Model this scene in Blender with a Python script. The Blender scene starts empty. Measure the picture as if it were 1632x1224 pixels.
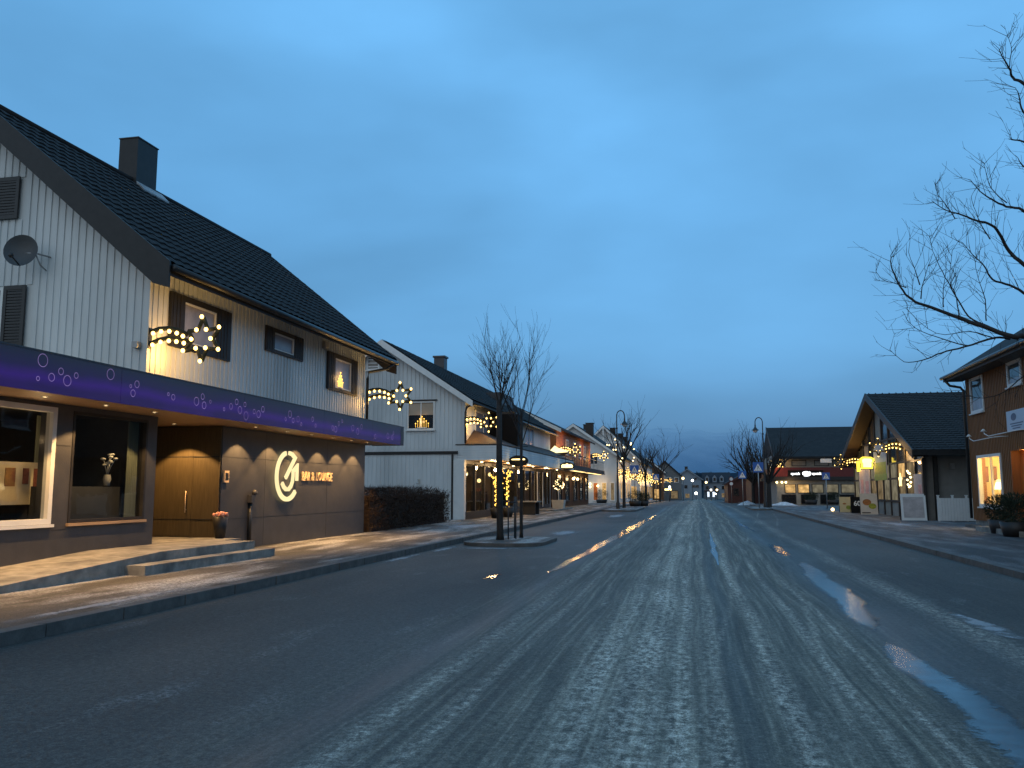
import bpy, math, random
from mathutils import Vector, Matrix, noise as mnoise
R = math.radians
rnd = random.Random(7)
scene = bpy.context.scene
COL = scene.collection
ROOT = {}

# ------------------------------------------------------------------ mesh builder
class MB:
    def __init__(s): s.v = []; s.f = []; s.sm = []
    def add(s, vs, fs, smooth=False):
        b = len(s.v); s.v += [tuple(v) for v in vs]
        for f in fs: s.f.append(tuple(i + b for i in f)); s.sm.append(smooth)
    def box(s, x0, x1, y0, y1, z0, z1):
        if x0 > x1: x0, x1 = x1, x0
        if y0 > y1: y0, y1 = y1, y0
        if z0 > z1: z0, z1 = z1, z0
        s.add([(x0,y0,z0),(x1,y0,z0),(x1,y1,z0),(x0,y1,z0),(x0,y0,z1),(x1,y0,z1),(x1,y1,z1),(x0,y1,z1)],
              [(0,3,2,1),(4,5,6,7),(0,1,5,4),(1,2,6,5),(2,3,7,6),(3,0,4,7)])
    def poly(s, pts): s.add(pts, [tuple(range(len(pts)))])
    def prism(s, pts, axis, a0, a1):
        # pts: 2D polygon; axis 'y': (x,z) ; 'x': (y,z) ; 'z': (x,y)
        n = len(pts)
        def P(p, a): return {'y': (p[0], a, p[1]), 'x': (a, p[0], p[1]), 'z': (p[0], p[1], a)}[axis]
        vs = [P(p, a0) for p in pts] + [P(p, a1) for p in pts]
        s.add(vs, [tuple(range(n)), tuple(range(2*n-1, n-1, -1))] + [(i, i+n, (i+1) % n + n, (i+1) % n) for i in range(n)])
    def tube(s, path, r, n=6, cap=True, smooth=True):
        path = [Vector(p) for p in path]
        rs = r if isinstance(r, (list, tuple)) else [r]*len(path)
        rings = []; ref = Vector((0.31, 0.17, 0.93))
        for i, p in enumerate(path):
            d = (path[min(i+1, len(path)-1)] - path[max(i-1, 0)])
            if d.length < 1e-6: d = Vector((0,0,1))
            d.normalize()
            a = d.cross(ref)
            if a.length < 1e-3: a = d.cross(Vector((1,0,0)))
            a.normalize(); b = d.cross(a)
            rings.append([p + rs[i]*(math.cos(2*math.pi*k/n)*a + math.sin(2*math.pi*k/n)*b) for k in range(n)])
        vs = [v for rr in rings for v in rr]; fs = []
        for i in range(len(path)-1):
            for k in range(n):
                fs.append((i*n+k, i*n+(k+1) % n, (i+1)*n+(k+1) % n, (i+1)*n+k))
        if cap: fs += [tuple(range(n-1, -1, -1)), tuple((len(path)-1)*n+k for k in range(n))]
        s.add(vs, fs, smooth)
    def lathe(s, c, prof, n=16, smooth=True):
        vs = []; fs = []
        for (r, z) in prof:
            for k in range(n):
                a = 2*math.pi*k/n; vs.append((c[0]+r*math.cos(a), c[1]+r*math.sin(a), c[2]+z))
        for i in range(len(prof)-1):
            for k in range(n): fs.append((i*n+k, i*n+(k+1) % n, (i+1)*n+(k+1) % n, (i+1)*n+k))
        s.add(vs, fs, smooth)
    def sphere(s, c, r, n=8, m=6, sx=1, sy=1, sz=1):
        vs = []; fs = []
        for i in range(m+1):
            t = math.pi*i/m
            for k in range(n):
                a = 2*math.pi*k/n
                vs.append((c[0]+sx*r*math.sin(t)*math.cos(a), c[1]+sy*r*math.sin(t)*math.sin(a), c[2]+sz*r*math.cos(t)))
        for i in range(m):
            for k in range(n): fs.append((i*n+k, (i+1)*n+k, (i+1)*n+(k+1) % n, i*n+(k+1) % n))
        s.add(vs, fs, True)

class Fr:
    """facade plane: axis 'x' with sign (+1 faces +X), or 'y' (faces -Y with sign -1)"""
    def __init__(s, axis, c, sign): s.a = axis; s.c = c; s.s = sign
    def p(s, u, v, w=0):
        return (s.c + s.s*w, u, v) if s.a == 'x' else (u, s.c + s.s*w, v)
    def box(s, mb, u0, u1, v0, v1, w0, w1):
        a = s.p(u0, v0, w0); b = s.p(u1, v1, w1)
        mb.box(a[0], b[0], a[1], b[1], a[2], b[2])
    def quad(s, mb, u0, u1, v0, v1, w):
        mb.poly([s.p(u0,v0,w), s.p(u1,v0,w), s.p(u1,v1,w), s.p(u0,v1,w)])

def wall_open(mb, fr, u0, u1, v0, v1, ops, w0, w1):
    us = sorted({u0, u1, *[o[0] for o in ops], *[o[1] for o in ops]}); us = [u for u in us if u0 <= u <= u1]
    for i in range(len(us)-1):
        a, b = us[i], us[i+1]; m = (a+b)/2
        gaps = sorted((o[2], o[3]) for o in ops if o[0] <= m <= o[1])
        z = v0
        for g0, g1 in gaps:
            if g0 > z: fr.box(mb, a, b, z, g0, w0, w1)
            z = g1
        if z < v1: fr.box(mb, a, b, z, v1, w0, w1)

def tag(o, label=None, cat=None, group=None, kind=None):
    if label: o['label'] = label
    if cat: o['category'] = cat
    if group: o['group'] = group
    if kind: o['kind'] = kind
    return o

def thing(name, loc, label, cat, group=None):
    o = bpy.data.objects.new(name, None); COL.objects.link(o); o.location = loc
    o.empty_display_size = 0.2; ROOT[o] = Vector(loc)
    return tag(o, label, cat, group)

def mesh_obj(name, mb, mat, parent=None, loc=None, label=None, cat=None, group=None, kind=None):
    base = ROOT[parent] if parent else Vector(loc if loc else (0, 0, 0))
    me = bpy.data.meshes.new(name)
    me.from_pydata([tuple(Vector(v) - base) for v in mb.v], [], mb.f)
    me.polygons.foreach_set('use_smooth', mb.sm)
    me.materials.append(mat); me.update()
    o = bpy.data.objects.new(name, me); COL.objects.link(o)
    if parent: o.parent = parent
    else: o.location = base
    ROOT[o] = base
    return tag(o, label, cat, group, kind)
part = mesh_obj

def copy_tree(o, parent=None):
    c = o.copy(); COL.objects.link(c)
    if parent: c.parent = parent
    for ch in list(o.children): copy_tree(ch, c)
    return c

# ------------------------------------------------------------------ materials
def new_mat(name):
    m = bpy.data.materials.new(name); m.use_nodes = True
    nt = m.node_tree
    for n in list(nt.nodes): nt.nodes.remove(n)
    out = nt.nodes.new('ShaderNodeOutputMaterial')
    return m, nt, out
def N(nt, t, **kw):
    n = nt.nodes.new('ShaderNode' + t)
    for k, v in kw.items():
        if k.startswith('i_'):
            key = k[2:]; n.inputs[int(key) if key.isdigit() else key.replace('_', ' ')].default_value = v
        else: setattr(n, k, v)
    return n
def L(nt, a, b): nt.links.new(a, b)
def rgb(c): return (c[0], c[1], c[2], 1)

def pm(name, col, rough=.6, var=.25, ns=4.0, bump=.15, bs=30.0, metal=0.0, st=(1, 1, 1), spec=.5, dirt=None, dscale=.8):
    m, nt, out = new_mat(name)
    b = N(nt, 'BsdfPrincipled', i_Roughness=rough, i_Metallic=metal); b.inputs['Specular IOR Level'].default_value = spec
    tc = N(nt, 'TexCoord'); mp = N(nt, 'Mapping'); mp.inputs['Scale'].default_value = st
    L(nt, tc.outputs['Object'], mp.inputs['Vector'])
    n1 = N(nt, 'TexNoise', i_Scale=ns, i_Detail=6.0, i_Roughness=.6); L(nt, mp.outputs[0], n1.inputs['Vector'])
    mr = N(nt, 'MapRange'); L(nt, n1.outputs['Fac'], mr.inputs['Value'])
    mr.inputs['From Min'].default_value = .3; mr.inputs['From Max'].default_value = .7
    mr.inputs['To Min'].default_value = 1-var; mr.inputs['To Max'].default_value = 1+var
    mx = N(nt, 'Mix', data_type='RGBA', blend_type='MULTIPLY'); mx.inputs[0].default_value = 1
    mx.inputs[6].default_value = rgb(col); L(nt, mr.outputs[0], mx.inputs[7])
    cout = mx.outputs[2]
    if dirt:
        n3 = N(nt, 'TexNoise', i_Scale=dscale, i_Detail=5.0); L(nt, mp.outputs[0], n3.inputs['Vector'])
        rr = N(nt, 'MapRange'); L(nt, n3.outputs['Fac'], rr.inputs['Value']); rr.inputs['From Min'].default_value = .45; rr.inputs['From Max'].default_value = .7
        m2 = N(nt, 'Mix', data_type='RGBA'); L(nt, rr.outputs[0], m2.inputs[0]); L(nt, cout, m2.inputs[6]); m2.inputs[7].default_value = rgb(dirt)
        cout = m2.outputs[2]
    L(nt, cout, b.inputs['Base Color'])
    if bump:
        n2 = N(nt, 'TexNoise', i_Scale=bs, i_Detail=4.0); L(nt, mp.outputs[0], n2.inputs['Vector'])
        bp = N(nt, 'Bump', i_Strength=bump, i_Distance=.02); L(nt, n2.outputs['Fac'], bp.inputs['Height']); L(nt, bp.outputs[0], b.inputs['Normal'])
    L(nt, b.outputs[0], out.inputs[0])
    return m

def em(name, col, s, var=0.0, ns=3.0, sample=False):
    m, nt, out = new_mat(name)
    e = N(nt, 'Emission', i_Strength=s); e.inputs[0].default_value = rgb(col)
    if var:
        tc = N(nt, 'TexCoord'); n1 = N(nt, 'TexNoise', i_Scale=ns, i_Detail=4.0); L(nt, tc.outputs['Object'], n1.inputs['Vector'])
        mr = N(nt, 'MapRange'); L(nt, n1.outputs['Fac'], mr.inputs['Value']); mr.inputs['From Min'].default_value = .3; mr.inputs['From Max'].default_value = .7
        mr.inputs['To Min'].default_value = max(0, s*(1-var)); mr.inputs['To Max'].default_value = s*(1+var)
        L(nt, mr.outputs[0], e.inputs[1])
    L(nt, e.outputs[0], out.inputs[0])
    if not sample: m.cycles.emission_sampling = 'NONE'
    return m

def glass_mat(name, tint=(.75, .8, .82), ior=1.5):
    m, nt, out = new_mat(name)
    t = N(nt, 'BsdfTransparent'); t.inputs[0].default_value = rgb(tint)
    g = N(nt, 'BsdfGlossy', i_Roughness=.02)
    tc = N(nt, 'TexCoord'); n1 = N(nt, 'TexNoise', i_Scale=1.3, i_Detail=2.0); L(nt, tc.outputs['Object'], n1.inputs['Vector'])
    bp = N(nt, 'Bump', i_Strength=.04, i_Distance=.05); L(nt, n1.outputs['Fac'], bp.inputs['Height']); L(nt, bp.outputs[0], g.inputs['Normal'])
    lw = N(nt, 'LayerWeight'); pw = N(nt, 'Math', operation='POWER'); L(nt, lw.outputs['Facing'], pw.inputs[0]); pw.inputs[1].default_value = 5
    r0 = ((ior-1)/(ior+1))**2; f = N(nt, 'Math', operation='MULTIPLY_ADD'); L(nt, pw.outputs[0], f.inputs[0]); f.inputs[1].default_value = 1-r0; f.inputs[2].default_value = r0*1.6
    mx = N(nt, 'MixShader'); L(nt, f.outputs[0], mx.inputs[0]); L(nt, t.outputs[0], mx.inputs[1]); L(nt, g.outputs[0], mx.inputs[2])
    L(nt, mx.outputs[0], out.inputs[0])
    return m

M = {}
M['white_wood'] = pm('white_wood', (.66, .69, .70), .55, .07, 2.5, .1, 60, st=(1, 1, .25), dirt=(.50, .53, .54))
M['white_trim'] = pm('white_trim', (.72, .73, .72), .5, .05)
M['charcoal_panel'] = pm('charcoal_panel', (.052, .053, .060), .45, .18, 3, .12, 40)
M['brown_panel'] = pm('brown_panel', (.085, .062, .030), .5, .22, 5, .1, 40, st=(6, 6, .6))
M['dark_wood'] = pm('dark_wood', (.016, .015, .015), .55, .3, 6, .15, 50)
M['tile_dark'] = pm('tile_dark', (.017, .0170, .018), .8, .4, 9, .2, 60, dirt=(.026, .026, .027), dscale=2, spec=.25)
M['tile_brown'] = pm('tile_brown', (.050, .032, .022), .7, .45, 9, .25, 50)
M['soffit_wood'] = pm('soffit_wood', (.40, .27, .16), .5, .2, 5, .1, 30, st=(8, .6, 8))
M['metal_black'] = pm('metal_black', (.018, .019, .021), .4, .2, 8, .05)
M['metal_grey'] = pm('metal_grey', (.30, .31, .32), .35, .15, 8, .05, metal=.6)
M['concrete'] = pm('concrete', (.27, .26, .235), .85, .25, 6, .4, 60, dirt=(.12, .118, .112), dscale=2.5)
M['kerb_stone'] = pm('kerb_stone', (.095, .092, .088), .7, .35, 5, .3, 50)
M['bark'] = pm('bark', (.045, .038, .032), .85, .4, 12, .3, 60)
M['bark_dark'] = pm('bark_dark', (.022, .019, .018), .85, .4, 12, .3, 60)
M['hedge_twig'] = pm('hedge_twig', (.050, .030, .020), .85, .5, 8, .2)
M['evergreen'] = pm('evergreen', (.020, .035, .018), .8, .5, 8, .2)
M['garland'] = pm('garland', (.020, .024, .014), .85, .4, 30, .5, 120)
M['ochre_wood'] = pm('ochre_wood', (.21, .088, .026), .6, .16, 3, .15, 50, st=(4, 4, .3))
M['orange_wood'] = pm('orange_wood', (.33, .12, .045), .6, .2, 3, .15, 50)
M['brown_wood'] = pm('brown_wood', (.12, .06, .028), .6, .25, 4, .15, 50, st=(6, 6, .4))
M['soffit_dark'] = pm('soffit_dark', (.026, .017, .012), .7, .25, 4, .15, 50)
M['red_wood'] = pm('red_wood', (.055, .015, .013), .6, .25, 4, .15, 50)
M['grey_render'] = pm('grey_render', (.20, .20, .19), .8, .12, 3, .1)
M['grey_wood'] = pm('grey_wood', (.25, .25, .23), .7, .18, 4, .1)
M['hazed_white'] = pm('hazed_white', (.22, .26, .31), .7, .1, 1)  # far house walls and roofs: distance haze put into bluish, dimmed colours
M['hazed_cream'] = pm('hazed_cream', (.15, .16, .17), .7, .1, 1)
M['hazed_roof'] = pm('hazed_roof', (.030, .036, .046), .9, .25, 3, spec=.2)
M['blue_sign'] = pm('blue_sign', (.008, .11, .42), .35, .05)
M['sign_white'] = pm('sign_white', (.80, .81, .80), .4, .04)
M['sign_black'] = pm('sign_black', (.007, .007, .008), .8, .1, spec=.2)
M['sign_back'] = pm('sign_back', (.22, .22, .23), .5, .1)
M['red_band'] = pm('red_band', (.13, .014, .013), .5, .12)
M['brass'] = pm('brass', (.80, .58, .36), .4, .08, 5, .03, spec=.6)
M['pot_dark'] = pm('pot_dark', (.02, .018, .017), .5, .2)
M['flower'] = pm('flower', (.75, .35, .25), .7, .35, 30)
M['planter_white'] = pm('planter_white', (.55, .53, .48), .6, .1)
M['paper'] = pm('paper', (.70, .60, .42), .7, .12, 5, 0)
M['photo_print'] = pm('photo_print', (.22, .07, .04), .5, .6, 9, 0)
M['curtain'] = pm('curtain', (.20, .22, .17), .9, .12, 3, .2, 10, st=(1, 10, .5))
M['dark_room'] = pm('dark_room', (.05, .05, .052), .8, .3, 2, .1)
M['shop_room'] = pm('shop_room', (.15, .12, .085), .8, .35, 1.5, .1)
M['warm_room'] = pm('warm_room', (.85, .70, .38), .8, .08, 2, .05)
M['orange_door'] = pm('orange_door', (.55, .16, .03), .5, .12, 4, .1)
M['dish_grey'] = pm('dish_grey', (.055, .06, .065), .5, .1)
M['pane_dusk'] = pm('pane_dusk', (.05, .06, .07), .06, .3, 2, 0, spec=.8)
M['pane_blind'] = pm('pane_blind', (.30, .29, .33), .25, .2, 3, 0, spec=.6, st=(1, 1, 1))
M['pane_dark'] = pm('pane_dark', (.012, .013, .015), .12, .3, 2, 0)
M['lead'] = pm('lead', (.30, .31, .32), .5, .3, 8, .1)
M['glass'] = glass_mat('glass')
M['glass_dark'] = glass_mat('glass_dark', (.62, .66, .68), 1.55)
M['bulb'] = em('bulb', (1, .61, .17), 6.0)
M['bulb_white'] = em('bulb_white', (1, .74, .34), 5)
M['fairy'] = em('fairy', (1, .56, .09), 4)
M['spot_disc'] = em('spot_disc', (1, .72, .36), 9)
M['logo_glow'] = em('logo_glow', (1, .82, .42), 1.15, .06, 2)
M['pane_warm'] = em('pane_warm', (1, .60, .22), .65, .6, 2.2)
M['pane_warm_dim'] = em('pane_warm_dim', (.75, .55, .30), .22, .6, 2.0)
M['pane_cool'] = em('pane_cool', (.75, .85, 1), 1.3, .3, 3)
M['pane_milky'] = em('pane_milky', (.70, .62, .42), .22, .45, 2.0)
M['yellow_lit'] = em('yellow_lit', (1, .72, .06), 2.2, .12, 4)
M['yellow_face'] = em('yellow_face', (1, .86, .40), 2.0, .1, 4)
M['white_lit'] = em('white_lit', (.92, .96, 1), 3.0)
M['oval_lit'] = em('oval_lit', (1, .74, .30), 3.0, .2, 5)
M['amber_lit'] = em('amber_lit', (1, .68, .26), 2.6, .3, 3)
M['lamp_far'] = em('lamp_far', (1, .74, .34), 6)
M['lamp_white'] = em('lamp_white', (1, .95, .82), 11)
M['lamp_glass'] = pm('lamp_glass', (.55, .58, .60), .2, .1, 5, 0)
M['bubble'] = em('bubble', (.45, .33, .80), .42, .3, 3)
M['poster_pale'] = pm('poster_pale', (.50, .46, .46), .5, .25, 3, 0)
M['poster_green'] = pm('poster_green', (.28, .38, .06), .5, .2, 3, 0)
M['poster_pink'] = pm('poster_pink', (.55, .30, .30), .5, .5, 6, 0)
M['bun'] = pm('bun', (.32, .12, .03), .5, .4, 6, 0)
M['leaf_green'] = pm('leaf_green', (.26, .30, .03), .5, .4, 6, 0)
M['cream_board'] = pm('cream_board', (.60, .50, .28), .5, .1, 3, 0)
M['sign_pale'] = pm('sign_pale', (.42, .55, .68), .4, .06, 3, 0)
M['sign_ink'] = pm('sign_ink', (.06, .12, .22), .5, .1, 3, 0)
M['skin_black'] = M['sign_black']

# fascia: dark print with purple glow band
def fascia_mat():
    m, nt, out = new_mat('fascia_print')
    tc = N(nt, 'TexCoord'); sx = N(nt, 'SeparateXYZ'); L(nt, tc.outputs['Object'], sx.inputs[0])
    n1 = N(nt, 'TexNoise', i_Scale=.7, i_Detail=3.0); L(nt, tc.outputs['Object'], n1.inputs['Vector'])
    # height 2.84..3.4 world (object origin at z=0)
    ma = N(nt, 'MapRange'); L(nt, sx.outputs[2], ma.inputs['Value'])
    ma.inputs['From Min'].default_value = 2.8; ma.inputs['From Max'].default_value = 3.36
    ad = N(nt, 'Math', operation='MULTIPLY_ADD'); L(nt, n1.outputs['Fac'], ad.inputs[0]); ad.inputs[1].default_value = .45; ad.inputs[2].default_value = -.22
    a2 = N(nt, 'Math', operation='ADD'); L(nt, ma.outputs[0], a2.inputs[0]); L(nt, ad.outputs[0], a2.inputs[1])
    cr = N(nt, 'ValToRGB'); L(nt, a2.outputs[0], cr.inputs[0])
    e = cr.color_ramp.elements
    e[0].position = 0; e[0].color = (.040, .014, .12, 1); e[1].position = .80; e[1].color = (.026, .028, .050, 1)
    x = e.new(.20); x.color = (.070, .017, .23, 1); x = e.new(.46); x.color = (.033, .021, .088, 1)
    b = N(nt, 'BsdfPrincipled', i_Roughness=.35); L(nt, cr.outputs[0], b.inputs['Base Color'])
    L(nt, cr.outputs[0], b.inputs['Emission Color']); b.inputs['Emission Strength'].default_value = .24
    L(nt, b.outputs[0], out.inputs[0]); m.cycles.emission_sampling = 'NONE'
    return m
M['fascia_print'] = fascia_mat()

def ramp_x(nt, xout, stops, x0, x1):
    mr = N(nt, 'MapRange'); L(nt, xout, mr.inputs['Value']); mr.inputs['From Min'].default_value = x0; mr.inputs['From Max'].default_value = x1
    cr = N(nt, 'ValToRGB'); L(nt, mr.outputs[0], cr.inputs[0]); el = cr.color_ramp.elements
    st = [((s-x0)/(x1-x0), v) for s, v in stops]
    el[0].position = st[0][0]; el[0].color = (st[0][1],)*3 + (1,)
    el[1].position = st[-1][0]; el[1].color = (st[-1][1],)*3 + (1,)
    for p, v in st[1:-1]:
        q = el.new(p); q.color = (v, v, v, 1)
    return cr.outputs[0]

def road_mat():
    m, nt, out = new_mat('icy_road')
    tc = N(nt, 'TexCoord'); P = tc.outputs['Object']
    sx = N(nt, 'SeparateXYZ'); L(nt, P, sx.inputs[0])
    def noise(scale, st, det=5.0, ro=.55):
        mp = N(nt, 'Mapping'); mp.inputs['Scale'].default_value = st; L(nt, P, mp.inputs['Vector'])
        n = N(nt, 'TexNoise', i_Scale=scale, i_Detail=det, i_Roughness=ro); L(nt, mp.outputs[0], n.inputs['Vector']); return n.outputs['Fac']
    def math_(op, a, b=None, c=None):
        n = N(nt, 'Math', operation=op)
        for i, q in enumerate((a, b, c)):
            if q is None: continue
            if isinstance(q, (int, float)): n.inputs[i].default_value = q
            else: L(nt, q, n.inputs[i])
        return n.outputs[0]
    def rng(v, a, b, c=0.0, d=1.0, smooth=False):
        n = N(nt, 'MapRange', interpolation_type='SMOOTHSTEP' if smooth else 'LINEAR'); L(nt, v, n.inputs['Value'])
        for k, q in zip(('From Min', 'From Max', 'To Min', 'To Max'), (a, b, c, d)): n.inputs[k].default_value = q
        return n.outputs[0]
    def mix(f, a, b):
        n = N(nt, 'Mix', data_type='RGBA'); L(nt, f, n.inputs[0])
        for i, q in ((6, a), (7, b)):
            if isinstance(q, tuple): n.inputs[i].default_value = rgb(q)
            else: L(nt, q, n.inputs[i])
        return n.outputs[2]
    big = noise(.35, (1, .3, 1)); med = noise(2.2, (1, .35, 1)); fine = noise(28, (1, 1, 1), 6, .7)
    grain = noise(95, (1, 1, 1), 3, .7); wob = noise(.05, (1, 1, 1), 2)
    fw = noise(5, (1, .6, 1), 3); mid = noise(12, (1.2, .8, 1), 6, .8)
    xw = math_('ADD', sx.outputs[0], math_('MULTIPLY_ADD', wob, .9, -.45))
    cx_ = N(nt, 'CombineXYZ'); L(nt, xw, cx_.inputs[0]); L(nt, math_('MULTIPLY', sx.outputs[1], .022), cx_.inputs[1])
    def lines(scale, det=4.0, ro=.6):
        n = N(nt, 'TexNoise', i_Scale=scale, i_Detail=det, i_Roughness=ro); L(nt, cx_.outputs[0], n.inputs['Vector']); return n.outputs['Fac']
    l1 = lines(4.5, 5, .65); l2 = lines(17, 3, .6)
    xw = math_('ADD', xw, math_('MULTIPLY_ADD', fw, .07, -.035))
    tracks = ramp_x(nt, xw, [(-2.25, .0), (-2.1, .5), (-1.97, .0), (-1.80, .0), (-1.70, .45), (-1.62, .0), (-1.15, .05), (-.95, .55), (-.86, .85), (-.76, .2), (-.62, .85), (-.48, 1), (-.34, .35), (-.22, .9), (-.12, .1),
                              (.06, .55), (.12, .0), (.40, .0), (.48, 1), (.57, .45), (.64, .05), (.90, .0), (.98, .6), (1.06, .0), (1.24, .0), (1.31, .55), (1.38, .0), (2.4, 0), (2.7, .5), (2.95, .0)], -3, 3.3)
    x2 = math_('ADD', xw, math_('MULTIPLY', sx.outputs[1], -.075))
    tr2 = ramp_x(nt, x2, [(-3, 0), (-.60, 0), (-.54, .7), (-.48, 0), (.32, 0), (.38, .6), (.44, .0), (3, 0)], -3, 3)
    x3 = math_('ADD', xw, math_('MULTIPLY', sx.outputs[1], .055))
    tr3 = ramp_x(nt, x3, [(-3, 0), (-.72, 0), (-.66, .4), (-.60, 0), (.94, 0), (1.0, .5), (1.06, 0), (3, 0)], -3, 3)
    T = math_('MAXIMUM', tracks, math_('MAXIMUM', math_('MULTIPLY', tr2, rng(big, .38, .6)), math_('MULTIPLY', tr3, rng(med, .42, .6))))
    tread = rng(noise(11, (1.3, .8, 1), 7, .85), .44, .58)
    patch = rng(noise(1.3, (1, .25, 1), 3), .34, .58)
    crumb = math_('MULTIPLY', T, math_('MULTIPLY', tread, math_('MULTIPLY_ADD', patch, .72, .28)))
    lane = ramp_x(nt, xw, [(-6.5, .0), (-3.2, .03), (-2.3, .55), (-1.3, .75), (-.9, 1), (-.1, 1), (.17, .6), (.36, .9), (1.4, .85), (1.9, .35), (2.6, .15), (5, .05)], -6.5, 5)
    lane = math_('MULTIPLY', lane, rng(l1, .30, .68, .25, 1.0))
    asphalt = mix(rng(big, .35, .65), (.036, .036, .035), (.084, .081, .074))
    laneC = mix(rng(l2, .36, .64), (.085, .082, .064), (.23, .214, .165))
    c = mix(lane, asphalt, laneC)
    c = mix(math_('MULTIPLY', rng(l2, .54, .66), math_('MULTIPLY', lane, .45)), c, (.34, .32, .26))
    c = mix(math_('MULTIPLY', crumb, .95), c, (.78, .74, .64))
    wet = ramp_x(nt, xw, [(-6.5, .25), (-2.75, .3), (-2.45, .9), (-2.2, .25), (.05, .1), (.2, .45), (.34, .1), (1.4, .1), (1.8, .95), (2.3, .5), (3, .2), (5, .2)], -6.5, 5)
    wet = math_('MULTIPLY', wet, rng(big, .3, .6, .35, 1))
    c = mix(math_('MULTIPLY', wet, .6), c, (.022, .023, .026))
    fr = math_('MULTIPLY', rng(med, .58, .72), rng(fine, .42, .60))
    c = mix(math_('MULTIPLY', fr, .35), c, (.26, .265, .265))
    gm = math_('MULTIPLY', rng(grain, .32, .68, .45, 1.6), math_('MULTIPLY', rng(fine, .35, .65, .55, 1.45), rng(mid, .35, .65, .68, 1.32)))
    mm = N(nt, 'Mix', data_type='RGBA', blend_type='MULTIPLY'); mm.inputs[0].default_value = 1; L(nt, c, mm.inputs[6]); L(nt, gm, mm.inputs[7])
    b = N(nt, 'BsdfPrincipled'); L(nt, mm.outputs[2], b.inputs['Base Color'])
    ro = math_('MULTIPLY_ADD', wet, -.34, .74); ro = math_('ADD', ro, math_('MULTIPLY', crumb, .2)); L(nt, ro, b.inputs['Roughness'])
    b.inputs['Specular IOR Level'].default_value = .30
    h = math_('ADD', math_('MULTIPLY', grain, .25), math_('ADD', math_('MULTIPLY', crumb, 1.2), math_('MULTIPLY', fine, .5)))
    bp = N(nt, 'Bump', i_Strength=.35, i_Distance=.012); L(nt, h, bp.inputs['Height']); L(nt, bp.outputs[0], b.inputs['Normal'])
    L(nt, b.outputs[0], out.inputs[0])
    return m
M['road'] = road_mat()

def pave_mat(name, base, frost, snow, amount, rough=.7):
    m, nt, out = new_mat(name)
    tc = N(nt, 'TexCoord'); P = tc.outputs['Object']
    def noise(scale, st, det=6.0, ro=.6):
        mp = N(nt, 'Mapping'); mp.inputs['Scale'].default_value = st; L(nt, P, mp.inputs['Vector'])
        n = N(nt, 'TexNoise', i_Scale=scale, i_Detail=det, i_Roughness=ro); L(nt, mp.outputs[0], n.inputs['Vector']); return n.outputs['Fac']
    def rng(v, a, b, c=0.0, d=1.0):
        n = N(nt, 'MapRange'); L(nt, v, n.inputs['Value'])
        for k, q in zip(('From Min', 'From Max', 'To Min', 'To Max'), (a, b, c, d)): n.inputs[k].default_value = q
        return n.outputs[0]
    n1 = noise(1.1, (1, .3, 1)); n2 = noise(30, (1, 1, 1), 5, .7); n3 = noise(.9, (1.6, .35, 1)); n4 = noise(110, (1, 1, 1), 2)
    mx = N(nt, 'Mix', data_type='RGBA'); L(nt, rng(n1, .35, .65), mx.inputs[0]); mx.inputs[6].default_value = rgb(base); mx.inputs[7].default_value = rgb(frost)
    m2 = N(nt, 'Mix', data_type='RGBA'); f = N(nt, 'Math', operation='MULTIPLY'); L(nt, rng(n3, .46, .62, 0, amount), f.inputs[0]); L(nt, rng(n2, .3, .6, .3, 1), f.inputs[1])
    L(nt, f.outputs[0], m2.inputs[0]); L(nt, mx.outputs[2], m2.inputs[6]); m2.inputs[7].default_value = rgb(snow)
    m3 = N(nt, 'Mix', data_type='RGBA', blend_type='MULTIPLY'); m3.inputs[0].default_value = 1; L(nt, m2.outputs[2], m3.inputs[6])
    g = N(nt, 'Math', operation='MULTIPLY'); L(nt, rng(n4, .3, .7, .4, 1.6), g.inputs[0]); L(nt, rng(n2, .33, .67, .45, 1.55), g.inputs[1]); L(nt, g.outputs[0], m3.inputs[7])
    b = N(nt, 'BsdfPrincipled', i_Roughness=rough); L(nt, m3.outputs[2], b.inputs['Base Color'])
    ad = N(nt, 'Math', operation='ADD'); L(nt, n2, ad.inputs[0]); L(nt, n4, ad.inputs[1])
    bp = N(nt, 'Bump', i_Strength=.6, i_Distance=.02); L(nt, ad.outputs[0], bp.inputs['Height']); L(nt, bp.outputs[0], b.inputs['Normal'])
    L(nt, b.outputs[0], out.inputs[0]); return m
M['pave_left'] = pave_mat('pavement_left', (.030, .027, .023), (.105, .098, .088), (.42, .42, .41), .95)
M['pave_right'] = pave_mat('pavement_right', (.040, .041, .043), (.080, .081, .083), (.36, .38, .40), .45)
M['ground'] = pave_mat('ground_snow', (.12, .13, .14), (.22, .24, .26), (.45, .48, .52), .9, .8)
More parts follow.
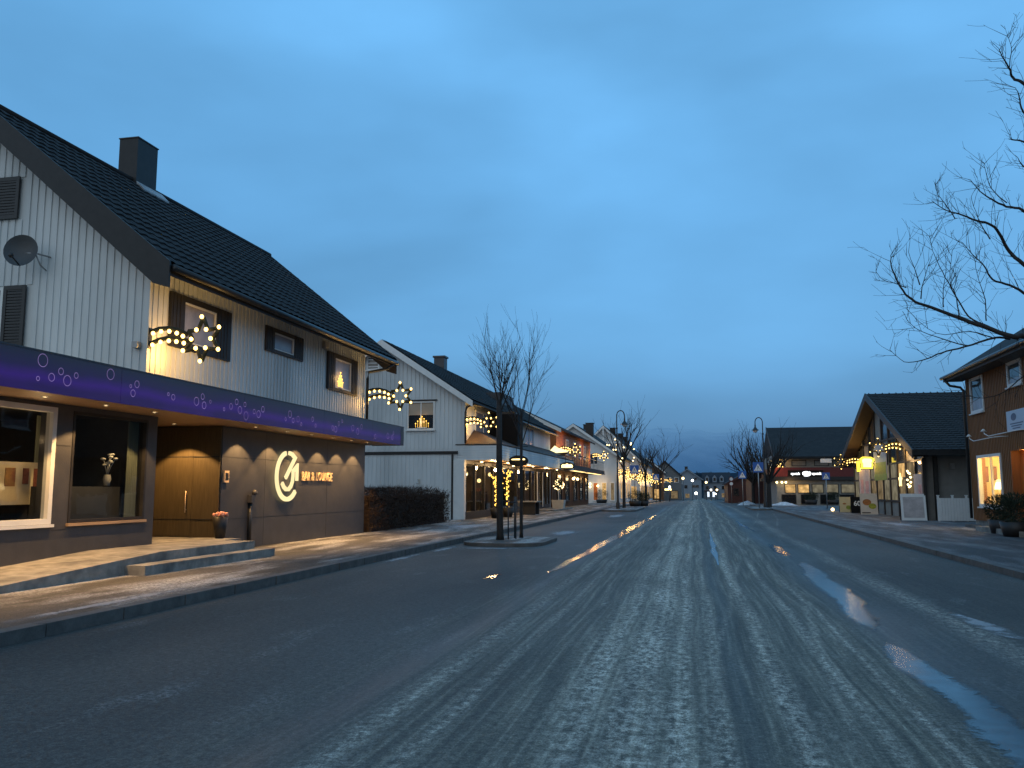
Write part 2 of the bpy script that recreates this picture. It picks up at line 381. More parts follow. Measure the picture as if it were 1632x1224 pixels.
def snow_mat():
    m, nt, out = new_mat('dirty_snow')
    tc = N(nt, 'TexCoord'); P = tc.outputs['Object']
    v = N(nt, 'VectorMath', operation='MULTIPLY_ADD'); L(nt, tc.outputs['Generated'], v.inputs[0]); v.inputs[1].default_value = (2, 2, 0); v.inputs[2].default_value = (-1, -1, 0)
    ln = N(nt, 'VectorMath', operation='LENGTH'); L(nt, v.outputs[0], ln.inputs[0])
    n1 = N(nt, 'TexNoise', i_Scale=3.5, i_Detail=8.0, i_Roughness=.68); L(nt, P, n1.inputs['Vector'])
    n2 = N(nt, 'TexNoise', i_Scale=45.0, i_Detail=4.0); L(nt, P, n2.inputs['Vector'])
    a = N(nt, 'Math', operation='MULTIPLY_ADD'); L(nt, n1.outputs['Fac'], a.inputs[0]); a.inputs[1].default_value = 2.2; a.inputs[2].default_value = -.38
    d = N(nt, 'Math', operation='SUBTRACT'); L(nt, a.outputs[0], d.inputs[0]); L(nt, ln.outputs['Value'], d.inputs[1])
    e = N(nt, 'Math', operation='MULTIPLY_ADD'); L(nt, n2.outputs['Fac'], e.inputs[0]); e.inputs[1].default_value = .5; L(nt, d.outputs[0], e.inputs[2])
    mr = N(nt, 'MapRange'); L(nt, e.outputs[0], mr.inputs['Value']); mr.inputs['From Min'].default_value = .12; mr.inputs['From Max'].default_value = .70; mr.inputs['To Max'].default_value = .70
    c = N(nt, 'Mix', data_type='RGBA'); L(nt, n2.outputs['Fac'], c.inputs[0]); c.inputs[6].default_value = (.22, .235, .25, 1); c.inputs[7].default_value = (.55, .58, .62, 1)
    b = N(nt, 'BsdfPrincipled', i_Roughness=.6); L(nt, c.outputs[2], b.inputs['Base Color'])
    bp = N(nt, 'Bump', i_Strength=.7, i_Distance=.02); L(nt, n2.outputs['Fac'], bp.inputs['Height']); L(nt, bp.outputs[0], b.inputs['Normal'])
    t = N(nt, 'BsdfTransparent'); mx = N(nt, 'MixShader'); L(nt, mr.outputs[0], mx.inputs[0]); L(nt, t.outputs[0], mx.inputs[1]); L(nt, b.outputs[0], mx.inputs[2]); L(nt, mx.outputs[0], out.inputs[0])
    return m
M['snow'] = snow_mat()
M['snow_heap'] = pave_mat('heaped_snow', (.40, .43, .46), (.55, .58, .62), (.70, .73, .76), .9, .6)

def water_mat():
    m, nt, out = new_mat('puddle_water')
    tc = N(nt, 'TexCoord'); n1 = N(nt, 'TexNoise', i_Scale=6.0, i_Detail=3.0); L(nt, tc.outputs['Object'], n1.inputs['Vector'])
    n2 = N(nt, 'TexNoise', i_Scale=2.2, i_Detail=8.0, i_Roughness=.65); L(nt, tc.outputs['Object'], n2.inputs['Vector'])
    b = N(nt, 'BsdfPrincipled', i_Roughness=.08); b.inputs['Base Color'].default_value = (.035, .055, .075, 1); b.inputs['Specular IOR Level'].default_value = .5
    mr = N(nt, 'MapRange'); L(nt, n1.outputs['Fac'], mr.inputs['Value']); mr.inputs['To Min'].default_value = .03; mr.inputs['To Max'].default_value = .28
    L(nt, mr.outputs[0], b.inputs['Roughness'])
    bp = N(nt, 'Bump', i_Strength=.025, i_Distance=.02); L(nt, n1.outputs['Fac'], bp.inputs['Height']); L(nt, bp.outputs[0], b.inputs['Normal'])
    n3 = N(nt, 'TexNoise', i_Scale=14.0, i_Detail=6.0, i_Roughness=.7); L(nt, tc.outputs['Object'], n3.inputs['Vector'])
    ea = N(nt, 'Attribute', attribute_name='edge')
    q1 = N(nt, 'Math', operation='MULTIPLY_ADD'); L(nt, n2.outputs['Fac'], q1.inputs[0]); q1.inputs[1].default_value = 1.1; q1.inputs[2].default_value = -.78
    q2 = N(nt, 'Math', operation='MULTIPLY_ADD'); L(nt, n3.outputs['Fac'], q2.inputs[0]); q2.inputs[1].default_value = 1.0; L(nt, q1.outputs[0], q2.inputs[2])
    q3 = N(nt, 'Math', operation='ADD'); L(nt, q2.outputs[0], q3.inputs[0]); L(nt, ea.outputs['Fac'], q3.inputs[1])
    al = N(nt, 'MapRange'); L(nt, q3.outputs[0], al.inputs['Value']); al.inputs['From Min'].default_value = .50; al.inputs['From Max'].default_value = .80; al.inputs['To Min'].default_value = .0; al.inputs['To Max'].default_value = .9
    t = N(nt, 'BsdfTransparent'); mx = N(nt, 'MixShader'); L(nt, al.outputs[0], mx.inputs[0]); L(nt, t.outputs[0], mx.inputs[1]); L(nt, b.outputs[0], mx.inputs[2]); L(nt, mx.outputs[0], out.inputs[0]); return m
M['water'] = water_mat()

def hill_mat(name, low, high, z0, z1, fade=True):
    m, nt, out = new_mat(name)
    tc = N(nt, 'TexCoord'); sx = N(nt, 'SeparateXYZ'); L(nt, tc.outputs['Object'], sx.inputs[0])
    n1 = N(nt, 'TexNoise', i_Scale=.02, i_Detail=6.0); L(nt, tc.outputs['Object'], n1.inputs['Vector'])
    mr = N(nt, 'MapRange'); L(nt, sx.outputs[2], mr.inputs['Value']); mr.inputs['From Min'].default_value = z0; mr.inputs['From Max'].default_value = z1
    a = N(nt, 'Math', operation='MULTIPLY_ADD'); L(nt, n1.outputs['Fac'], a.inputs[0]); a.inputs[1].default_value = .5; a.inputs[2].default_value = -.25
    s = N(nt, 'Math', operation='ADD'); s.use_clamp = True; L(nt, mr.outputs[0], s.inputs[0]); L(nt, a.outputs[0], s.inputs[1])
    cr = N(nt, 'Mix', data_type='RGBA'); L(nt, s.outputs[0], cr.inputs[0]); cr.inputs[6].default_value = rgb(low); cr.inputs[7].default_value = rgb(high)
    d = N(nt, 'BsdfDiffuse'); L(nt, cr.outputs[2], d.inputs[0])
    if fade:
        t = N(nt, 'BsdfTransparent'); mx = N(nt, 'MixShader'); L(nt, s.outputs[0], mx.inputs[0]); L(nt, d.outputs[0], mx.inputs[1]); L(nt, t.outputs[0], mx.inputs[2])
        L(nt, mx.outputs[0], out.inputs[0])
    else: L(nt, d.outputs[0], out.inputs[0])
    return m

# ------------------------------------------------------------------ text
def text_mb(mb, s, mapper, h, sx=1.0, bold=0.0, depth=.02, align='LEFT', spacing=1.0):
    cu = bpy.data.curves.new('lettering_curve', 'FONT'); cu.body = s; cu.size = 1.0; cu.offset = bold; cu.align_x = align; cu.space_character = spacing
    cu.extrude = .5; cu.resolution_u = 3
    o = bpy.data.objects.new('lettering_tmp', cu); COL.objects.link(o)
    dg = bpy.context.evaluated_depsgraph_get(); me = bpy.data.meshes.new_from_object(o.evaluated_get(dg))
    k = h / .72
    mb.add([mapper(v.co.x*k*sx, v.co.y*k, (v.co.z+.5)*depth) for v in me.vertices], [tuple(p.vertices) for p in me.polygons])
    bpy.data.objects.remove(o); bpy.data.curves.remove(cu); bpy.data.meshes.remove(me)

def ribbon(mb, pts, w, mapper, d0, d1):
    n = len(pts); l = []; r = []
    for i, p in enumerate(pts):
        a = Vector(pts[max(i-1, 0)]); c = Vector(pts[min(i+1, n-1)]); p = Vector(p)
        d1_ = (p-a).normalized() if i > 0 else (c-p).normalized(); d2_ = (c-p).normalized() if i < n-1 else d1_
        nn = Vector((-(d1_.y+d2_.y), d1_.x+d2_.x)); nn.normalize()
        k = max(.45, nn.dot(Vector((-d1_.y, d1_.x))))
        l.append(p+nn*w/2/k); r.append(p-nn*w/2/k)
    for i in range(n-1):
        q = [l[i], l[i+1], r[i+1], r[i]]
        vs = [mapper(x.x, x.y, d1) for x in q] + [mapper(x.x, x.y, d0) for x in q]
        fs = [(0, 1, 2, 3), (0, 4, 5, 1), (2, 6, 7, 3)]
        if i == 0: fs.append((3, 7, 4, 0))
        if i == n-2: fs.append((1, 5, 6, 2))
        mb.add(vs, fs)

# ------------------------------------------------------------------ lights
def point(parent, loc, e, col=(1, .60, .25), r=.06):
    l = bpy.data.lights.new('lamp_light', 'POINT'); l.energy = e*2.4; l.color = col; l.shadow_soft_size = r
    o = bpy.data.objects.new('lamp_light', l); COL.objects.link(o)
    o.location = Vector(loc) - (ROOT[parent] if parent else Vector((0, 0, 0)))
    if parent: o.parent = parent
    return o
def spot(parent, loc, e, ang, blend=.25, col=(1, .56, .20), r=.02):
    l = bpy.data.lights.new('spot_light', 'SPOT'); l.energy = e*5.0; l.color = col; l.shadow_soft_size = r; l.spot_size = R(ang); l.spot_blend = blend
    o = bpy.data.objects.new('spot_light', l); COL.objects.link(o)
    o.location = Vector(loc) - ROOT[parent]; o.parent = parent
    return o

# ------------------------------------------------------------------ camera, world, sun
cam = bpy.data.cameras.new('camera'); co = bpy.data.objects.new('camera', cam); COL.objects.link(co)
co.location = (0, 0, 1.45)
pitch, yaw = R(6.991), R(12.104)
co.rotation_euler = (R(90)+pitch, 0, yaw)
cam.sensor_width = 36; cam.lens = 1370/1632*36; cam.clip_end = 9000; cam.clip_start = .05
scene.camera = co

w = bpy.data.worlds.new('World'); scene.world = w; w.use_nodes = True
nt = w.node_tree
for n in list(nt.nodes): nt.nodes.remove(n)
wo = nt.nodes.new('ShaderNodeOutputWorld')
sky = N(nt, 'TexSky', sky_type='NISHITA'); sky.sun_disc = False; sky.sun_elevation = R(4); sky.sun_rotation = R(195); sky.air_density = 1.5; sky.dust_density = 2; sky.ozone_density = 3
bgs = N(nt, 'Background', i_Strength=.02); L(nt, sky.outputs[0], bgs.inputs[0])
tc = N(nt, 'TexCoord'); sx = N(nt, 'SeparateXYZ'); L(nt, tc.outputs['Generated'], sx.inputs[0])
# elevation perturbed by cloud noise
mp = N(nt, 'Mapping'); mp.inputs['Scale'].default_value = (1.0, 1.0, 2.6); L(nt, tc.outputs['Generated'], mp.inputs[0])
n1 = N(nt, 'TexNoise', i_Scale=1.45, i_Detail=4.0, i_Roughness=.42, i_Distortion=.35); L(nt, mp.outputs[0], n1.inputs['Vector'])
n2 = N(nt, 'TexNoise', i_Scale=5.0, i_Detail=6.0, i_Roughness=.5); L(nt, mp.outputs[0], n2.inputs['Vector'])
cr = N(nt, 'ValToRGB'); L(nt, sx.outputs[2], cr.inputs[0]); el = cr.color_ramp.elements
el[0].position = 0; el[0].color = (.040, .110, .215, 1); el[1].position = 1; el[1].color = (.17, .42, .72, 1)
for p, c in ((.03, (.052, .140, .275)), (.08, (.080, .225, .425)), (.16, (.102, .295, .55)), (.28, (.112, .330, .62)), (.5, (.125, .37, .69))):
    q = el.new(p); q.color = rgb(c)
cl = N(nt, 'MapRange'); L(nt, n1.outputs['Fac'], cl.inputs['Value']); cl.inputs['From Min'].default_value = .3; cl.inputs['From Max'].default_value = .7; cl.inputs['To Min'].default_value = .74; cl.inputs['To Max'].default_value = 1.40
cl2 = N(nt, 'MapRange'); L(nt, n2.outputs['Fac'], cl2.inputs['Value']); cl2.inputs['From Min'].default_value = .3; cl2.inputs['From Max'].default_value = .7; cl2.inputs['To Min'].default_value = .95; cl2.inputs['To Max'].default_value = 1.05
mu = N(nt, 'Math', operation='MULTIPLY'); L(nt, cl.outputs[0], mu.inputs[0]); L(nt, cl2.outputs[0], mu.inputs[1])
mx = N(nt, 'Mix', data_type='RGBA', blend_type='MULTIPLY'); mx.inputs[0].default_value = 1; L(nt, cr.outputs[0], mx.inputs[6]); L(nt, mu.outputs[0], mx.inputs[7])
# the paler half of the sky behind the viewer, where the sun went down
bk = N(nt, 'MapRange', interpolation_type='SMOOTHSTEP'); L(nt, sx.outputs[1], bk.inputs['Value']); bk.inputs['From Min'].default_value = .15; bk.inputs['From Max'].default_value = -.9; bk.inputs['To Max'].default_value = .9
m2 = N(nt, 'Mix', data_type='RGBA'); L(nt, bk.outputs[0], m2.inputs[0]); L(nt, mx.outputs[2], m2.inputs[6]); m2.inputs[7].default_value = (.44, .54, .61, 1)
bgg = N(nt, 'Background', i_Strength=1.0); L(nt, m2.outputs[2], bgg.inputs[0])
ads = N(nt, 'AddShader'); L(nt, bgs.outputs[0], ads.inputs[0]); L(nt, bgg.outputs[0], ads.inputs[1]); L(nt, ads.outputs[0], wo.inputs[0])

sl = bpy.data.lights.new('sun', 'SUN'); sl.energy = .10; sl.angle = R(60); sl.color = (.85, .92, 1)
so = bpy.data.objects.new('sun', sl); COL.objects.link(so); so.rotation_euler = (R(60), 0, R(-15))

# ------------------------------------------------------------------ setting: ground
SL = .007
def zr(y): return 0 if y < 70 else -SL*(y-70)
def sheet(name, x0, x1, ys, z, mat, kind='structure'):
    mb = MB(); vs = []; fs = []
    for y in ys: vs += [(x0, y, zr(y)+z), (x1, y, zr(y)+z)]
    for i in range(len(ys)-1): fs.append((2*i, 2*i+1, 2*i+3, 2*i+2))
    mb.add(vs, fs); return mesh_obj(name, mb, mat, kind=kind)
YS = [-40, 70, 120, 200, 320, 420]
mb = MB(); vs = []; fs = []
for y in [-300, 70, 120, 200, 320, 420, 4500]: vs += [(-4000, y, (zr(y) if y < 421 else -2.45) - .06), (4000, y, (zr(y) if y < 421 else -2.45) - .06)]
for i in range(6): fs.append((2*i, 2*i+1, 2*i+3, 2*i+2))
mb.add(vs, fs); mesh_obj('ground', mb, M['ground'], kind='structure')
sheet('road', -6.36, 5.11, YS, 0, M['road'])
sheet('pavement_left', -24, -6.5, YS, .12, M['pave_left'])
sheet('pavement_right', 5.25, 24, YS, .10, M['pave_right'])
def kerb(name, x0, x1, zt):
    mb = MB()
    y = -20
    while y < 160:
        l = 1.2 if y < 60 else 20
        a, b = zr(y), zr(y+l)
        x0j, x1j = x0, x1 + rnd.uniform(-.008, .008)
        e = .012 if y < 60 else 0
        mb.add([(x0j, y+e, a-.1), (x1j, y+e, a-.1), (x1j, y+l-e, b-.1), (x0j, y+l-e, b-.1), (x0j, y+e, a+zt), (x1j, y+e, a+zt), (x1j, y+l-e, b+zt), (x0j, y+l-e, b+zt)],
               [(4, 5, 6, 7), (0, 1, 5, 4), (1, 2, 6, 5), (2, 3, 7, 6), (3, 0, 4, 7)])
        y += l
    mesh_obj(name, mb, M['kerb_stone'], kind='structure')
kerb('kerb_left', -6.54, -6.36, .128)
kerb('kerb_right', 5.26, 5.11, .112)

def blob(cx, cy, rx, ry, z, n=40, jag=.18, seed=0, shear=0):
    r_ = random.Random(seed); pts = []
    for k in range(n):
        a = 2*math.pi*k/n
        q = 1 + jag*(mnoise.noise(Vector((math.cos(a)*2.2+seed*7.3, math.sin(a)*2.2, seed))) * 1.6 + r_.uniform(-.25, .25))
        x = rx*math.cos(a)*q; y = ry*math.sin(a)*q
        pts.append((cx+x+shear*y, cy+y, z+zr(cy)))
    return pts
def island(name, pts, z=.10):
    mb = MB(); n = len(pts)
    inn = []
    c = Vector((sum(p[0] for p in pts)/n, sum(p[1] for p in pts)/n))
    for p in pts: v = Vector(p); inn.append(v + (c-v).normalized()*.14)
    vs = [(p[0], p[1], zr(p[1])-.05) for p in pts] + [(p[0], p[1], zr(p[1])+z) for p in pts] + [(p.x, p.y, zr(p.y)+z) for p in inn]
    fs = [(i, (i+1) % n, n+(i+1) % n, n+i) for i in range(n)] + [(n+i, n+(i+1) % n, 2*n+(i+1) % n, 2*n+i) for i in range(n)]
    mb.add(vs, fs); k = mesh_obj('kerb_' + name, mb, M['kerb_stone'], kind='structure')
    m2_ = MB(); m2_.poly([(p.x, p.y, zr(p.y)+z-.004) for p in inn]); mesh_obj('pavement_' + name, m2_, M['pave_left'], kind='structure')
def rect_round(x0, x1, y0, y1, r, n=6):
    pts = []
    for cx, cy, a0 in ((x1-r, y1-r, 0), (x0+r, y1-r, 90), (x0+r, y0+r, 180), (x1-r, y0+r, 270)):
        for k in range(n+1):
            a = R(a0+90*k/n); pts.append((cx+r*math.cos(a), cy+r*math.sin(a)))
    return pts
island('tree_island', rect_round(-6.1, -3.95, 21.7, 25.2, .75), .085)
island('lamp_island', rect_round(-6.3, -4.0, 57, 67, .8))
island('crossing_island', rect_round(3.7, 5.06, 63, 73, .5))

def strip(name, cx, ys, ws, z, seed, mat, dr=None):
    mb = MB(); vs = []; fs = []; n = len(ys); P = []
    for i in range(n-1):
        m_ = max(2, int((ys[i+1]-ys[i])/.22))
        for k in range(m_):
            t = k/m_; P.append((ys[i]+(ys[i+1]-ys[i])*t, ws[i]+(ws[i+1]-ws[i])*t, cx[i]+(cx[i+1]-cx[i])*t))
    P.append((ys[-1], ws[-1], cx[-1]))
    for y, w_, c_ in P:
        a = w_*(.8+.5*mnoise.noise(Vector((y*.7, seed, 0)))); b = w_*(.8+.5*mnoise.noise(Vector((y*.7, seed+9, 5))))
        vs += [(c_-max(a, .004), y, zr(y)+z), (c_+(b-a)*.3, y, zr(y)+z), (c_+max(b, .004), y, zr(y)+z)]
    for i in range(len(P)-1): fs += [(3*i, 3*i+1, 3*i+4, 3*i+3), (3*i+1, 3*i+2, 3*i+5, 3*i+4)]
    mb.add(vs, fs); o = mesh_obj(name, mb, mat, kind='structure')
    at = o.data.attributes.new('edge', 'FLOAT', 'POINT')
    L_ = len(P); at.data.foreach_set('value', [v for i in range(L_) for v in (0.0, min(1, i/3, (L_-1-i)/3), 0.0)])
    return o
strip('puddle', [-2.62, -2.58, -2.5, -2.45, -2.35], [14.9, 17, 24, 36, 50], [.02, .17, .22, .30, .10], .004, 1.3, M['water'])
strip('puddle', [1.78, 1.8, 1.75, 1.72, 1.72], [4.0, 5.3, 7, 8.6, 9.3], [.36, .33, .28, .18, .02], .004, 4.1, M['water'])
strip('puddle', [1.75, 1.8, 1.9, 1.98, 2.0], [9.5, 10.6, 13.5, 16.5, 18.6], [.03, .26, .38, .32, .06], .004, 2.2, M['water'])
strip('puddle', [1.95, 1.9, 1.86, 1.82], [19.5, 21, 23, 24.5], [.05, .26, .24, .02], .004, 7.7, M['water'])
strip('puddle', [1.9, 1.75, 1.7], [31, 36, 42], [.03, .2, .04], .004, 5.7, M['water'])
strip('puddle', [.36, .34, .36], [17, 22, 30], [.03, .14, .03], .004, 9.2, M['water'])
strip('puddle', [-3.45, -3.4, -3.35], [13.6, 14.2, 15.0], [.03, .24, .03], .004, 3.9, M['water'])
for i, (cx, cy, rx, ry, z, jag, mt) in enumerate([(-6.15, 17.6, .14, 1.6, .006, .5, 'snow'), (-6.1, 20.6, .16, 1.1, .006, .5, 'snow'), (-8.2, 30.5, 1.0, 2.6, .126, .35, 'snow'),
        (-4.4, 29.0, .5, 2.2, .006, .4, 'snow'), (-6.8, 9.2, .14, 1.6, .126, .6, 'snow'), (-5.1, 21.0, 1.0, .18, .006, .5, 'snow'),
        (7.6, 36.5, .7, 3.2, .106, .35, 'snow'), (9.0, 32.5, .35, 1.8, .106, .4, 'snow'), (9.6, 78, 2.8, .9, .106, .4, 'snow'), (7.2, 81, 1.6, .6, .106, .4, 'snow'), (5.0, 84, 1.6, 1.2, .12, .4, 'snow'), (-4.4, 48, .5, 3, .006, .4, 'snow')]):
    mb = MB(); mb.poly(blob(cx, cy, rx, ry, z, 48, jag, i+1)); mesh_obj('snow_patch', mb, M[mt], kind='structure')
# snow crumbs scraped along the right lane edge
strip('snow_patch', [3.15, 3.0, 2.9, 2.8], [9.0, 9.8, 10.6, 12.0], [.03, .20, .14, .02], .008, 6.3, M['snow'])
mb = MB()
for i in range(9):
    for k in range(12): pass
def heap(mb, cx, cy, rx, ry, h, z, seed):
    n, m_ = 22, 8; vs = []; fs = []
    for j in range(m_+1):
        t = j/m_
        for k in range(n):
            a = 2*math.pi*k/n; q = 1+.25*mnoise.noise(Vector((math.cos(a)*2, math.sin(a)*2, seed)))
            r_ = t*q; vs.append((cx+rx*r_*math.cos(a), cy+ry*r_*math.sin(a), z+h*(1-t**1.4)*(1+.3*mnoise.noise(Vector((r_*3*math.cos(a), r_*3*math.sin(a), seed))))))
    for j in range(m_):
        for k in range(n): fs.append((j*n+k, (j+1)*n+k, (j+1)*n+(k+1) % n, j*n+(k+1) % n))
    mb.add(vs, fs, True)
mb = MB(); heap(mb, 4.9, 92, 1.0, .9, .42, -.15, 3); mesh_obj('snow_pile', mb, M['snow_heap'], kind='structure')
mb = MB(); heap(mb, 7.4, 80, 1.2, .7, .3, .05, 5); mesh_obj('snow_pile', mb, M['snow_heap'], kind='structure')

# hills: haze put into the colour, cloud into the transparent tops
def ridge(name, y, x0, x1, hs, mat, n=160, jag=6, depth=300):
    mb = MB(); vs = []; fs = []
    for i in range(n+1):
        t = i/n; x = x0+(x1-x0)*t; f = t*(len(hs)-1); k = min(int(f), len(hs)-2); h = hs[k]+(hs[k+1]-hs[k])*(f-k)
        h += jag*mnoise.fractal(Vector((x*.012, y*.01, 0)), .8, 2.1, 5)
        rows = 7
        for j in range(rows): vs.append((x, y+depth*(j/(rows-1)), -6+(h+6)*math.sin(math.pi/2*j/(rows-1))))
    for i in range(n):
        for j in range(6): fs.append((i*7+j, (i+1)*7+j, (i+1)*7+j+1, i*7+j+1))
    mb.add(vs, fs, True); return mesh_obj(name, mb, mat, kind='structure')
ridge('hills', 1400, -1500, 1500, [230, 210, 180, 160, 150, 130, 95, 75, 90, 110, 120], hill_mat('hill_haze', (.082, .175, .285), (.115, .27, .455), -20, 135), jag=14, depth=500)
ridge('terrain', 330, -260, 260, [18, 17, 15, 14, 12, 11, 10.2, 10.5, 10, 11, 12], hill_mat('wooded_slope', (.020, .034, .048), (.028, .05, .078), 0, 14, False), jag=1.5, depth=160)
# far wood on the slope: reads as one mass
mb = MB(); r2 = random.Random(5)
for i in range(420):
    x = r2.uniform(-70, 80); y = r2.uniform(325, 400); h = r2.uniform(2.0, 4.2); z = 3+7*min(1, (y-325)/70) - 4 + r2.uniform(-.5, .5)
    for k in range(3):
        rr = h*.22*(1-k*.28); z0 = z+h*k*.28; n = 6
        vs = [(x+rr*math.cos(2*math.pi*q/n), y+rr*math.sin(2*math.pi*q/n), z0) for q in range(n)] + [(x+r2.uniform(-.1, .1), y, z0+h*.45)]
        mb.add(vs, [(q, (q+1) % n, n) for q in range(n)])
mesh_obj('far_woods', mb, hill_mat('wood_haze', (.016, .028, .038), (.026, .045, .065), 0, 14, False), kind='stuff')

# ------------------------------------------------------------------ building helpers
def battens(mb, fr, u0, u1, v0, vtop, pitch=.16, w=.055, d=.022, skip=()):
    u = u0+pitch/2
    while u < u1:
        segs = [(v0, vtop(u) if callable(vtop) else vtop)]
        for (a, b, c, e) in skip:
            if a-.02 < u < b+.02:
                new = []
                for s0, s1 in segs:
                    if c > s0: new.append((s0, min(c, s1)))
                    if e < s1: new.append((max(e, s0), s1))
                segs = new
        for s0, s1 in segs:
            if s1-s0 > .03: fr.box(mb, u-w/2, u+w/2, s0, s1, .0, d)
        u += pitch

def window(parent, fr, u0, u1, v0, v1, fmat='white_trim', pmat='pane_dusk', fw=.07, d=.05, nx=1, ny=1, sill=False, name='window', split=None, base=0.0):
    mb = MB()
    fr.box(mb, u0, u0+fw, v0, v1, base, base+d); fr.box(mb, u1-fw, u1, v0, v1, base, base+d)
    fr.box(mb, u0+fw, u1-fw, v0, v0+fw, base, base+d); fr.box(mb, u0+fw, u1-fw, v1-fw, v1, base, base+d)
    bw = min(.05, fw*.7)
    for i in range(1, nx):
        u = u0+(u1-u0)*i/nx; fr.box(mb, u-bw/2, u+bw/2, v0+fw, v1-fw, base, base+d*.8)
    for i in range(1, ny):
        v = v0+(v1-v0)*i/ny; fr.box(mb, u0+fw, u1-fw, v-bw/2, v+bw/2, base+.002, base+d*.8-.002)
    wn = part(name, mb, M[fmat], parent)
    pb = MB(); fr.quad(pb, u0+fw*.9, u1-fw*.9, v0+fw*.9, v1-fw*.9, base+.012)
    part('pane', pb, M[pmat], wn)
    if sill:
        sb = MB(); fr.box(sb, u0-.04, u1+.04, v0-.045, v0-.003, base, base+d+.06); part('sill', sb, M[fmat], wn)
    return wn

def gable_y(parent, x0, x1, y0, y1, zb, e, r, xm, wall, roof, ov=.45, ovy=.35, t=.14, trim='white_trim', base_part='wall'):
    """ridge along y"""
    mb = MB(); mb.prism([(x0, zb), (x1, zb), (x1, e), (xm, r), (x0, e)], 'y', y0, y1)
    wl = part(base_part, mb, M[wall], parent)
    mb = MB(); s1 = (r-e)/(x1-xm); s0 = (r-e)/(xm-x0)
    a = (x1+ov, e-ov*s1+.02); b = (x0-ov, e-ov*s0+.02)
    mb.prism([a, (a[0], a[1]+t), (xm, r+t+.02), (b[0], b[1]+t), b, (xm, r+.02)], 'y', y0-ovy, y1+ovy)
    rf = part('roof', mb, M[roof], parent)
    k = .22; yy = y0-ovy-.03
    mb = MB(); mb.prism([(a[0], a[1]+t*.8), (xm, r+t*.8), (xm, r-k), (a[0], a[1]-k+.06)], 'y', yy, yy+.028); part('bargeboard', mb, M[trim], parent)
    mb = MB(); mb.prism([(b[0], b[1]+t*.8), (b[0], b[1]-k+.06), (xm, r-k), (xm, r+t*.8)], 'y', yy, yy+.028); part('bargeboard', mb, M[trim], parent)
    return wl, rf
def chimney(rf, x, y, z0, z1, w=.35, l=.35, mat='charcoal_panel'):
    mb = MB(); mb.box(x-w, x+w, y-l, y+l, z0, z1); mb.box(x-w-.06, x+w+.06, y-l-.06, y+l+.06, z1+.002, z1+.1)
    return part('chimney', mb, M[mat], rf)

def downpipe(parent, pts, r=.045): 
    mb = MB(); mb.tube(pts, r, 8); return part('downpipe', mb, M['metal_black'], parent)

# ------------------------------------------------------------------ LEFT: bar building
W = -10.15
FX = Fr('x', W, 1)
bar = thing('bar_building', (W, 18, .12), 'white boarded house over a charcoal ground-floor bar with purple bubble canopy', 'building')
# ground floor
mb = MB()
wall_open(mb, FX, 4, 14.75, .05, 2.84, [(6.5, 12.07, .9, 2.77), (12.45, 14.45, .9, 2.75)], -.30, 0)
mb.box(-12.4, W, 17.1, 25.4, .05, 2.835)                     # lounge block with the logo wall
mb.box(-12.4, -12.1, 14.75, 17.098, .05, 2.838)                 # back of the entrance recess
mb.box(W-1.95, W-.302, 14.55, 14.748, .05, 2.836)               # return of the window wall
mb.box(-19, -18.7, 4, 25.4, .05, 2.83); mb.box(-18.7, W-.31, 4, 4.2, .05, 2.83); mb.box(-18.7, -12.41, 25.1, 25.39, .05, 2.83)
part('ground_floor_wall', mb, M['charcoal_panel'], bar)
mb = MB()
for z in (.80, 2.16):
    mb.box(W, W+.0025, 17.14, 25.35, z-.007, z+.007)
    mb.box(W, W+.0025, 12.1, 12.42, z-.007, z+.007)
for y in (19.05, 22.6):
    mb.box(W, W+.002, y-.004, y+.004, .15, 2.80)
part('panel_seam', mb, M['metal_black'], bar)
# recess side wall (faces the viewer) with flush door
mb = MB(); mb.box(-12.09, W-.02, 17.06, 17.097, .42, 2.83); part('entrance_panel', mb, M['brown_panel'], bar)
mb = MB()
for z in (.80, 2.16): mb.box(-12.0, W-.03, 17.050, 17.0595, z-.008, z+.008)
part('panel_seam', mb, M['metal_black'], bar)
dm = MB(); dm.box(-11.72, -10.82, 17.054, 17.058, .45, 2.55); door = part('door', dm, M['brown_panel'], bar)
hm = MB(); hm.tube([(-10.93, 17.0, .95), (-10.93, 17.0, 1.42)], .011, 8); hm.box(-10.94, -10.92, 17.0, 17.036, 1.0, 1.02); hm.box(-10.94, -10.92, 17.0, 17.036, 1.34, 1.37)
part('handle', hm, M['brass'], door)
# interior
mb = MB(); mb.box(-16, W-.31, 4.3, 14.5, .10, .14); mb.box(-16.1, -15.9, 4.3, 14.5, .14, 2.8); mb.box(-15.9, W-.31, 14.38, 14.52, .14, 2.8); mb.box(-15.9, W-.31, 4.21, 4.3, .14, 2.8); mb.box(-15.9, W-.31, 4.3, 14.38, 2.79, 2.82)
part('interior_room', mb, M['dark_room'], bar)
# shop windows
def shop_window(y0, y1, z0, z1, fm, fw, sillm):
    mb = MB(); FX.box(mb, y0, y0+fw, z0, z1, -.12, .012); FX.box(mb, y1-fw, y1, z0, z1, -.12, .012); FX.box(mb, y0+fw, y1-fw, z0, z0+fw, -.12, .012); FX.box(mb, y0+fw, y1-fw, z1-fw, z1, -.12, .012)
    wn = part('window', mb, M[fm], bar)
    pb = MB(); FX.quad(pb, y0+fw, y1-fw, z0+fw, z1-fw, -.06); part('pane', pb, M['glass_dark'], wn)
    sb = MB(); FX.box(sb, y0-.03, y1+.03, z0-.05, z0-.004, -.1, .05); part('sill', sb, M[sillm], wn)
shop_window(6.5, 12.07, .9, 2.77, 'white_trim', .085, 'white_trim')
shop_window(12.45, 14.45, .9, 2.75, 'dark_wood', .05, 'soffit_wood')
